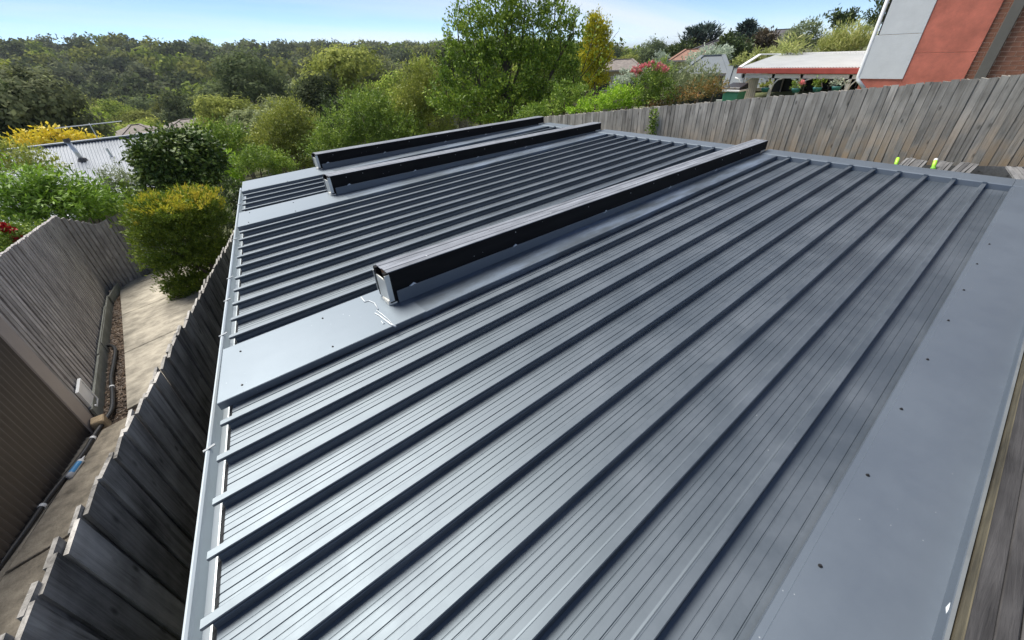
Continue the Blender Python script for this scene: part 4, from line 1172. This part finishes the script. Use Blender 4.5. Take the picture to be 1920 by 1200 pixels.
def far_forest():
    proto = []
    for s in range(8):
        lb = gum_lobes(100 + s, R=3.8, H=10.5)
        me = twigs(lb, 1.9, 1.0, .75, L['gum0'], nper=8, spread=.3, up=.15, shell=.75, face=.9, nz=.3)
        co = np.empty(len(me.vertices) * 3); me.vertices.foreach_get('co', co); bpy.data.meshes.remove(me)
        proto.append(co.reshape(-1, 3))
    blocks = [[], [], [], []]
    n = 0
    for ring, (r0, r1, cnt, sc_) in enumerate([(165, 330, 1100, 1.0), (330, 560, 1900, 1.0), (560, 1400, 500, 1.3)]):
        for _ in range(cnt):
            az = math.radians(frng.uniform(-58, 26) if ring < 2 else frng.uniform(-8, 30)); r = math.sqrt(frng.uniform(r0 ** 2, r1 ** 2))
            if math.degrees(az) > 24 and r < 260: continue
            p = R2 * math.sin(az) * r + F2 * math.cos(az) * r
            pr = proto[frng.integers(0, 8)]; a = frng.uniform(0, 6.28); s = frng.choice([.6, .8, 1.0, 1.2, 1.55]) * frng.uniform(.85, 1.15) * sc_
            c, q = math.cos(a), math.sin(a)
            w = np.stack([(pr[:, 0] * c - pr[:, 1] * q) * s * 1.1, (pr[:, 0] * q + pr[:, 1] * c) * s * 1.1, pr[:, 2] * s], 1) + np.array([p[0], p[1], tz(p[0], p[1])])
            blocks[int(frng.integers(0, 4))].append(w)
    VV = []; MI = []
    for i, b in enumerate(blocks):
        b = np.concatenate(b); VV.append(b); MI.append(np.full(len(b) // 4, i, np.int32))
    VV = np.concatenate(VV); MI = np.concatenate(MI); n = len(VV) // 4
    me = bpy.data.meshes.new('gum_forest')
    me.vertices.add(n * 4); me.vertices.foreach_set('co', VV.astype(np.float32).ravel())
    me.loops.add(n * 4); me.loops.foreach_set('vertex_index', np.arange(n * 4, dtype=np.int32))
    me.polygons.add(n); me.polygons.foreach_set('loop_start', np.arange(0, n * 4, 4, dtype=np.int32))
    for i in range(4): me.materials.append(L['gum%d' % i])
    me.polygons.foreach_set('material_index', MI)
    me.update(); me.validate()
    o = obj('gum_forest', me); tag(o, 'distant olive green gum forest covering the far hillside', 'forest', kind='stuff')
far_forest()
p = at(203, 100, 420)
t = thing('radio_mast', 'thin leaning mast on the skyline above the gum forest', 'mast', (p[0], p[1], p[2] - 10))
MB().tube([(0, 0, 0), (-1.5, 1.2, 18.5)], [.22, .10], 5).build('pole', M['tile_dark'], t)

# ------------------------------------------------------------------ garden shrubs and trees
# clipped hedge: narrow foot, wide flat top with yellow new growth
c = at(335, 470, 11.0); g = gz(-.9, 10.4)
t = thing('clipped_hedge', 'tall clipped hedge with yellow-orange tips, narrow at its foot beside the path', 'hedge', (c[0], c[1], g))
lob = []
for (x, y, rx, ry, dr) in [(300, 425, 52, 55, 0), (350, 415, 58, 55, .3), (390, 405, 36, 50, .1), (300, 400, 50, 30, -.2), (375, 390, 40, 25, .5), (325, 470, 60, 60, 0), (375, 470, 46, 60, .1), (345, 525, 44, 48, -.1), (375, 545, 34, 40, -.2), (395, 460, 28, 60, .3), (370, 572, 28, 30, -.25), (352, 550, 30, 34, -.2), (400, 500, 24, 50, .2)]:
    q = at(x, y, 11.0 + dr); k = mpp(q); lob.append((q - np.array([c[0], c[1], g]), (rx * k, rx * k, ry * k)))
obj('foliage', twigs(lob, 1500, .062, .38, L['hedge'], spread=.5, up=.55, shell=.7, jitter=.35), t)
top = []
for (x, y, rx, ry, dr) in [(262, 385, 22, 16, -.2), (300, 375, 34, 15, 0), (345, 368, 36, 14, .2), (388, 362, 28, 14, .3), (300, 388, 40, 16, -.4), (360, 380, 44, 14, -.3), (258, 415, 16, 22, -.3), (405, 385, 16, 18, 0)]:
    q = at(x, y, 11.0 + dr); k = mpp(q); top.append((q - np.array([c[0], c[1], g]), (rx * k, rx * k, ry * k)))
obj('new_growth', twigs(top, 430, .07, .3, L['hedge_tip'], spread=.35, up=.9, shell=.7, jitter=.35, name='new_growth'), t)
stems([(lo[0]) for lo in lob[5:]], (.35, -.6, -.1), .05, .02, M['bark'], t)

shrub('broadleaf_shrub', 'wide light green shrub with layered fingered leaves behind the grey fence', 'shrub', [(95, 358, 60, 32), (35, 352, 55, 38), (150, 368, 50, 28), (20, 385, 50, 40, -.5), (110, 388, 80, 28, -.5), (180, 392, 45, 20, -.3)], 15.2, L['broad'], leaf=.15, width=.26, dens=330, spread=.9, up=.0, droop=.1)
t, lb = shrub('rose_bush', 'rose bush with a red bloom at the foot of the broadleaf shrub', 'shrub', [(40, 455, 50, 35), (10, 470, 45, 45, -.3), (65, 435, 30, 22, .2), (15, 445, 30, 25, -.2)], 13.6, L['mid'], leaf=.07, width=.55, dens=500)
for (x, y) in [(10, 427), (18, 431), (32, 452)]:
    q = at(x, y, 13.2) - np.array(t.location)
    obj('bloom', twigs([(q, (.055, .055, .05))], 2500, .06, .9, M['petal_red'], name='bloom'), t)
shrub('round_shrub', 'dense round dark glossy shrub behind the yellow-tipped hedge', 'shrub', [(332, 305, 60, 48), (294, 310, 38, 42, -.2), (375, 300, 45, 45, .2), (330, 275, 50, 28, .2), (340, 345, 65, 40, -.3)], 15.5, L['darkgloss'], leaf=.13, width=.52, dens=640, spread=.5, up=.0, droop=.25)
shrub('small_shrub', 'small fine-leaved pale green dome below the corrugated roof', 'shrub', [(220, 338, 30, 24), (208, 345, 22, 22, -.2), (240, 340, 18, 20, .1)], 17, L['greygreen'], leaf=.06, width=.35, dens=700)
shrub('lime_shrub', 'bright lime shrub squeezed between round dark shrub and the metal roof', 'shrub', [(428, 320, 26, 36), (415, 300, 22, 22, .3), (440, 345, 20, 30, -.2)], 17, L['lime'], leaf=.08, width=.5, dens=430)
shrub('leafy_shrub', 'leafy mid green shrub above the round dark shrub', 'shrub', [(385, 258, 40, 24), (425, 262, 40, 30, .3), (360, 268, 30, 20, -.2), (450, 280, 36, 34, -.2)], 20, L['mid'], leaf=.11, width=.45, dens=300)
shrub('leafy_shrub', 'low green creeper mass filling the corner of the grey fence', 'shrub', [(205, 385, 40, 22), (240, 372, 40, 22, .2), (185, 372, 30, 18, .2)], 16.4, L['mid'], leaf=.10, width=.5, dens=350)
shrub('dark_shrub', 'dark shaded shrub between the hedge and the metal roof edge', 'shrub', [(432, 400, 27, 42), (440, 365, 25, 30, .3), (425, 440, 24, 36, -.3), (415, 475, 20, 30, -.5)], 13.0, L['darkgreen'], leaf=.08, width=.4, dens=500)
shrub('yellow_tree', 'bright yellow leaved tree behind the corrugated roof', 'tree', [(60, 266, 28, 14), (100, 258, 28, 14, .4), (140, 260, 30, 12, .2), (165, 266, 14, 10), (40, 274, 16, 12)], 34, L['yellow'], leaf=.22, width=.55, dens=70)
shrub('dark_tree', 'large dark rounded tree at the edge of the valley forest', 'tree', [(20, 205, 45, 40), (60, 215, 45, 45, .5), (15, 250, 50, 40), (85, 240, 35, 35, .6), (-40, 230, 60, 60), (20, 180, 30, 20)], 42, L['gum3'], leaf=.17, width=.5, dens=150, stem_r=.12)
shrub('dark_tree', 'loose dark olive tree overhanging the corrugated roof', 'tree', [(15, 300, 40, 35), (50, 305, 35, 30, .4), (90, 310, 30, 22, .3), (-20, 290, 40, 40)], 21, L['olive'], leaf=.11, width=.4, dens=190, stem_r=.06)
shrub('olive_shrub', 'tall feathery olive green shrub above the beam ends', 'shrub', [(545, 235, 50, 42), (520, 265, 45, 40, -.3), (575, 265, 45, 40, -.2), (545, 215, 30, 25, .3), (500, 290, 40, 35, -.5), (560, 300, 55, 30, -.6)], 20, L['olive'], leaf=.095, width=.4, dens=420)
shrub('flowering_shrub', 'light green shrub with bare grey twigs and pale blossom behind the far beam', 'shrub', [(680, 220, 55, 45), (640, 250, 48, 40, -.3), (725, 245, 55, 40, -.2), (700, 200, 35, 25, .3), (620, 280, 45, 30, -.4), (690, 275, 60, 25, -.6), (760, 255, 45, 35, -.4)], 17.5, L['mid'], leaf=.085, width=.45, dens=430)
shrub('yellow_green_tree', 'yellow-green tree with upright sprays beside the tall leafy tree', 'tree', [(790, 170, 50, 45), (770, 200, 45, 40, -.2), (830, 190, 45, 45, .2), (800, 145, 35, 28, .3), (815, 235, 45, 35, -.4), (760, 225, 40, 30, -.4)], 18.5, L['olive'], leaf=.09, width=.42, dens=420)
shrub('slender_tree', 'small dark pointed shrub between the olive and flowering shrubs', 'tree', [(622, 215, 14, 32), (615, 245, 18, 25)], 23, L['darkgreen'], leaf=.09, width=.3, dens=420, up=.9)

shrub('leafy_shrub', 'dense green shrub filling the gap past the far gutter end', 'shrub', [(485, 300, 34, 26), (462, 312, 22, 20, -.2), (510, 302, 30, 22, .2), (530, 315, 30, 16)], 14.6, L['mid'], leaf=.08, width=.45, dens=460)

# tall leafy tree with upright twigs
r = 15.5
c = at(955, 215, r); g = tz(c[0], c[1])
t = thing('tall_tree', 'tall leafy tree with upright twiggy branches rising above the far beam', 'tree', (c[0], c[1], g))
lob = []
for (x, y, rx, ry, dr) in [(955, 150, 85, 70, 0), (900, 165, 60, 60, -.2), (1020, 160, 60, 65, .1), (940, 90, 75, 55, .2), (890, 100, 45, 45, .1), (1000, 85, 65, 60, .2), (1050, 110, 40, 50, .1), (930, 30, 60, 50, .3), (880, 40, 36, 40, .2), (985, 20, 60, 50, .3), (1040, 40, 40, 45, .3), (960, -30, 70, 45, .4), (870, 200, 50, 40, -.4), (1040, 195, 50, 35, -.4), (960, 215, 90, 30, -.6), (1075, 160, 24, 40, 0), (850, 140, 34, 42, 0), (838, 185, 42, 42, -.1), (860, 75, 30, 40, .1), (1075, 60, 22, 35, .2)]:
    q = at(x, y, r + dr); k = mpp(q); lob.append((q - np.array([c[0], c[1], g]), (rx * k, rx * k * .9, ry * k)))
obj('crown', twigs(lob, 200, .095, .55, L['tree'], name='crown', spread=.6, up=.45, shell=.35), t)
# upright leafy sprays breaking the outline
sp_ = []
for (x0, y0, x1, y1) in [(845, 130, 838, 40), (850, 90, 838, 30), (870, 60, 855, -20), (905, 40, 900, -30), (1040, 60, 1060, -10), (1060, 90, 1088, 10), (1075, 110, 1098, 45), (1090, 140, 1125, 30), (1085, 150, 1160, 58), (1095, 165, 1165, 75), (1080, 100, 1110, 60), (840, 160, 815, 75), (835, 170, 808, 110), (1000, 40, 1010, -30), (960, 30, 955, -40), (1050, 50, 1075, 20), (1100, 170, 1145, 95)]:
    for _ in range(26):
        s = rng.uniform(.15, 1); x = x0 + (x1 - x0) * s + rng.normal() * 4; y = y0 + (y1 - y0) * s + rng.normal() * 4
        sp_.append(at(x, y, r + rng.normal() * .25) - np.array([c[0], c[1], g]))
sp_ = np.array(sp_); n = len(sp_)
tag(obj('outer_spray', leaf_mesh('outer_spray', sp_, rng.normal(size=(n, 3)) * .6 + [0, 0, .6], unit(n) + [0, 0, .5], rng.uniform(.07, .13, n), rng.uniform(.04, .07, n), L['tree'], .12), t), kind='stuff')
mb = MB()
mb.tube([(0, 0, -.3), (.05, 0, 1.2), (.0, .1, 2.6), (.1, .1, 4)], [.17, .14, .11, .07], 8)
for l_ in lob: mb.tube([(0, .05, rnd.uniform(.8, 2.6)), np.array(l_[0]) * [.6, .6, .65], l_[0], np.array(l_[0]) + [0, 0, l_[1][2] * .8]], [.06, .045, .025, .008], 6)
for (x0, y0, x1, y1) in [(845, 130, 838, 40), (870, 60, 855, -20), (1040, 60, 1060, -10), (1060, 90, 1088, 10), (1090, 140, 1125, 30), (1085, 150, 1160, 58), (1095, 165, 1165, 75), (840, 160, 815, 75)]:
    mb.tube([at(x0, y0, r) - np.array([c[0], c[1], g]), at(x1, y1, r) - np.array([c[0], c[1], g])], [.016, .005], 5)
mb.build('trunk', M['bark'], t, smooth=True)

# golden column conifer
shrub('golden_cypress', 'narrow golden-yellow column conifer beside the tall leafy tree', 'tree', [(1113, 105, 17, 38), (1114, 70, 14, 28), (1116, 145, 18, 32), (1112, 50, 8, 16), (1108, 130, 12, 25), (1120, 100, 12, 40)], 19, L['gold'], leaf=.075, width=.5, dens=900, up=.9, spread=.35, shell=.8)
shrub('lime_shrub', 'bright lime green shrub spilling over the paling fence top', 'shrub', [(1150, 190, 36, 24), (1115, 198, 34, 20, -.1), (1185, 188, 24, 20, .1), (1160, 178, 26, 16, .2), (1085, 205, 26, 14, -.2)], 12.6, L['lime'], leaf=.06, width=.55, dens=620)
t, lb = shrub('crepe_shrub', 'green bush topped with crimson and pink flower heads behind the paling fence', 'shrub', [(1215, 165, 34, 32), (1240, 150, 28, 28, .1), (1200, 185, 30, 20, -.1), (1245, 178, 30, 20, -.1), (1225, 140, 22, 18, .1)], 12.8, L['mid'], leaf=.065, width=.4, dens=560)
for (x, y) in [(1190, 132), (1208, 125), (1222, 122), (1236, 126), (1196, 136), (1246, 130)]:
    q = at(x, y, 12.7) - np.array(t.location); obj('flower_head', twigs([(q, (.08, .08, .07))], 1700, .05, .8, M['petal_pink'], name='flower_head'), t)
shrub('silver_shrub', 'silvery white-leaved shrub beside the crimson flowered bush', 'shrub', [(1172, 147, 22, 16), (1195, 140, 18, 12, .2), (1160, 160, 16, 12)], 16.5, L['silver'], leaf=.075, width=.4, dens=500)
shrub('silver_shrub', 'pale cream-green tree in front of the terracotta roof', 'shrub', [(1240, 112, 12, 12), (1252, 120, 12, 10), (1230, 120, 10, 10)], 30, L['silver'], leaf=.14, width=.45, dens=160)
t, lb = shrub('spiky_shrub', 'grey-green bush with long rising sprays before the grey hip roof', 'shrub', [(1275, 160, 34, 28), (1300, 150, 34, 28, .2), (1325, 158, 28, 25, .1), (1260, 145, 22, 22, .2)], 14.2, L['greygreen'], leaf=.07, width=.3, dens=520, up=.6)
sp_ = []
for (x0, y0, x1, y1) in [(1300, 140, 1328, 118), (1310, 150, 1345, 122), (1280, 140, 1292, 118), (1265, 140, 1268, 120), (1320, 150, 1352, 135), (1290, 140, 1308, 122)]:
    for _ in range(40):
        s = rng.uniform(0, 1); sp_.append(at(x0 + (x1 - x0) * s + rng.normal() * 1.6, y0 + (y1 - y0) * s + rng.normal() * 1.6, 14.2) - np.array(t.location))
sp_ = np.array(sp_); n = len(sp_); tag(obj('spray', leaf_mesh('spray', sp_, unit(n) + [.3, 0, .6], unit(n), .085, .03, L['greygreen'], .1), t), kind='stuff')
shrub('rusty_bush', 'rust and olive coloured low bush leaning over the paling fence', 'shrub', [(1310, 172, 40, 18), (1345, 165, 28, 16, .1), (1275, 182, 34, 14, -.1), (1240, 193, 30, 10, -.2)], 12.9, L['rust'], leaf=.06, width=.35, dens=620, up=.1)
shrub('silver_tree', 'silvery foliage mass between the terracotta roof and the grey hip roof', 'tree', [(1318, 106, 20, 12), (1345, 100, 20, 14, .5), (1360, 104, 14, 10), (1300, 110, 12, 8)], 36, L['silver'], leaf=.18, width=.45, dens=120)
shrub('dark_tree', 'dark green rounded tree in front of the solar-panelled roof', 'tree', [(1370, 82, 26, 14), (1395, 92, 24, 14), (1355, 90, 18, 12), (1385, 105, 28, 14)], 45, L['darkgreen'], leaf=.24, width=.5, dens=80)
shrub('dark_tree', 'dark green bushy conifer left of the sparse pines', 'tree', [(1270, 97, 14, 10), (1285, 92, 16, 12), (1255, 103, 14, 9), (1300, 98, 14, 10)], 58, L['darkgreen'], leaf=.3, width=.4, dens=60)
shrub('brown_tree', 'brownish purple rounded tree beside the tiered pine', 'tree', [(1430, 78, 20, 15), (1412, 85, 16, 12), (1448, 82, 16, 14), (1432, 68, 12, 8)], 48, L['brown'], leaf=.26, width=.45, dens=80)
shrub('pale_hedge', 'pale yellow-green hedge rising behind the white verandah roof', 'hedge', [(1400, 112, 22, 9), (1425, 104, 22, 9), (1385, 120, 16, 8), (1452, 99, 22, 9), (1478, 95, 18, 8)], 25, L['pale'], leaf=.13, width=.4, dens=220)
shrub('grey_tree', 'loose grey-green tree above the verandah roof', 'tree', [(1505, 66, 26, 20), (1480, 75, 20, 16), (1522, 55, 16, 14), (1500, 85, 30, 12), (1535, 72, 14, 12)], 33, L['greygreen'], leaf=.17, width=.35, dens=150)
shrub('yucca', 'spiky yellow-green yucca heads just behind the verandah ridge', 'shrub', [(1486, 88, 12, 10), (1478, 94, 9, 7), (1495, 94, 9, 7)], 23, L['pale'], leaf=.3, width=.12, dens=110, spread=.3, up=.1, shell=.3)
shrub('pale_bush', 'feathery pale straw-green bush behind the verandah roof beside the house corner', 'shrub', [(1590, 72, 30, 20), (1565, 80, 24, 18), (1615, 78, 22, 18), (1580, 90, 44, 10), (1545, 90, 20, 12)], 24, L['pale'], leaf=.17, width=.22, dens=260, up=.9, spread=.35)
shrub('hill_tree', 'dark crowned tree on the skyline above the feathery pale bush', 'tree', [(1582, 38, 22, 12), (1562, 30, 12, 8), (1600, 32, 14, 10), (1572, 46, 16, 10)], 46, L['darkgreen'], leaf=.24, width=.5, dens=80)
shrub('dark_cypress', 'dark slanting cypress against the white corner pipe of the house', 'tree', [(1645, 32, 14, 20), (1655, 12, 12, 18), (1636, 48, 12, 12)], 27, L['darkgreen'], leaf=.15, width=.3, dens=260, up=.9)
shrub('green_shrub', 'rounded olive shrub at the fence end below the tall tree', 'shrub', [(1060, 180, 30, 25), (1035, 205, 36, 18, -.3), (1090, 180, 22, 20, .1), (1000, 215, 40, 14, -.4)], 13.2, L['mid'], leaf=.07, width=.5, dens=480)
# white rose blossoms along the fence top
for i, (x, y) in enumerate([(1066, 213), (1070, 208), (1058, 218), (1140, 203), (1125, 205)]):
    pass

# tiered norfolk pine and sparse pines
def tier_pine(name, label, px, ytop, ybase, r, tiers, spread, seed, bare=False):
    b = at(px, ybase, r); tp = at(px, ytop, r); g = tz(b[0], b[1]); rr = np.random.default_rng(seed)
    t = thing(name, label, 'tree', (b[0], b[1], g)); H = tp[2] - g; h0 = b[2] - g
    mb = MB().tube([(0, 0, -.5), (0, 0, H)], [.22, .03], 6)
    P = []; Dn = []
    for i in range(tiers):
        z = h0 + (H - h0) * (i + .2) / tiers; R_ = spread * (1 - .85 * i / tiers)
        for k in range(6):
            a = rr.uniform(0, 6.28); e = np.array([math.cos(a) * R_, math.sin(a) * R_, R_ * (.32 if not bare else .75)]) * rr.uniform(.75, 1.1)
            mb.tube([(0, 0, z), np.array([0, 0, z]) + e], [.05, .015], 4)
            m = 34 if not bare else 24; s = rr.uniform(.25, 1, (m, 1)); P.append(np.array([0, 0, z]) + e * s + rr.normal(size=(m, 3)) * .12); Dn.append(np.tile(e, (m, 1)) / R_ + rr.normal(size=(m, 3)) * .5)
    mb.build('trunk', M['bark'], t, smooth=True)
    P = np.concatenate(P); Dn = np.concatenate(Dn); n = len(P)
    obj('foliage', leaf_mesh('foliage', P, Dn, unit(n) + [0, 0, .8], rr.uniform(.35, .6, n), .13, L['bluepine'], .1), t)
tier_pine('norfolk_pine', 'tiered norfolk pine standing on the skyline above the dark trees', 1390, 42, 92, 60, 9, 2.1, 3)
tier_pine('sparse_pine', 'thin blue-green pine with open branches, beside its fuller twin on the skyline', 1296, 58, 92, 60, 6, 1.8, 5, True)
tier_pine('sparse_pine', 'fuller blue-green pine with open rising branches above the solar roof', 1318, 52, 92, 61, 7, 2.2, 6, True)

# small creeper on the sunlit fence
p = at_u(1225, 232, UF - .04)
t = thing('fence_creeper', 'thin green creeper climbing the sunlit paling fence', 'plant', (p[0], p[1], p[2] - .35))
P = np.stack([rng.uniform(-.05, .0, 260), rng.normal(0, .045, 260), rng.uniform(-.1, .62, 260)], 1)
obj('foliage', leaf_mesh('foliage', P, unit(260) + [-.5, 0, .2], unit(260) + [-1, 0, 0], .055, .035, L['mid'], .1), t)
tube_obj('stem', [(0, 0, -.3), (-.01, .02, .1), (0, -.02, .55)], [.008, .006, .003], M['bark'], t, 5)

# ------------------------------------------------------------------ thin summer haze over the whole valley
hm = bpy.data.materials.new('haze_air'); hm.use_nodes = True
hn = hm.node_tree.nodes; hn.remove(hn['Principled BSDF'])
pv_ = hn.new('ShaderNodeVolumePrincipled'); pv_.inputs['Color'].default_value = (.80, .88, .98, 1); pv_.inputs['Density'].default_value = .00016; pv_.inputs['Anisotropy'].default_value = .2
hm.node_tree.links.new(pv_.outputs[0], hn['Material Output'].inputs['Volume'])
o = MB().box((-9200, -9200, -48), (9200, 9200, 34)).build('haze', hm)
tag(o, 'thin pale blue haze hanging over the valley', 'haze', kind='stuff')
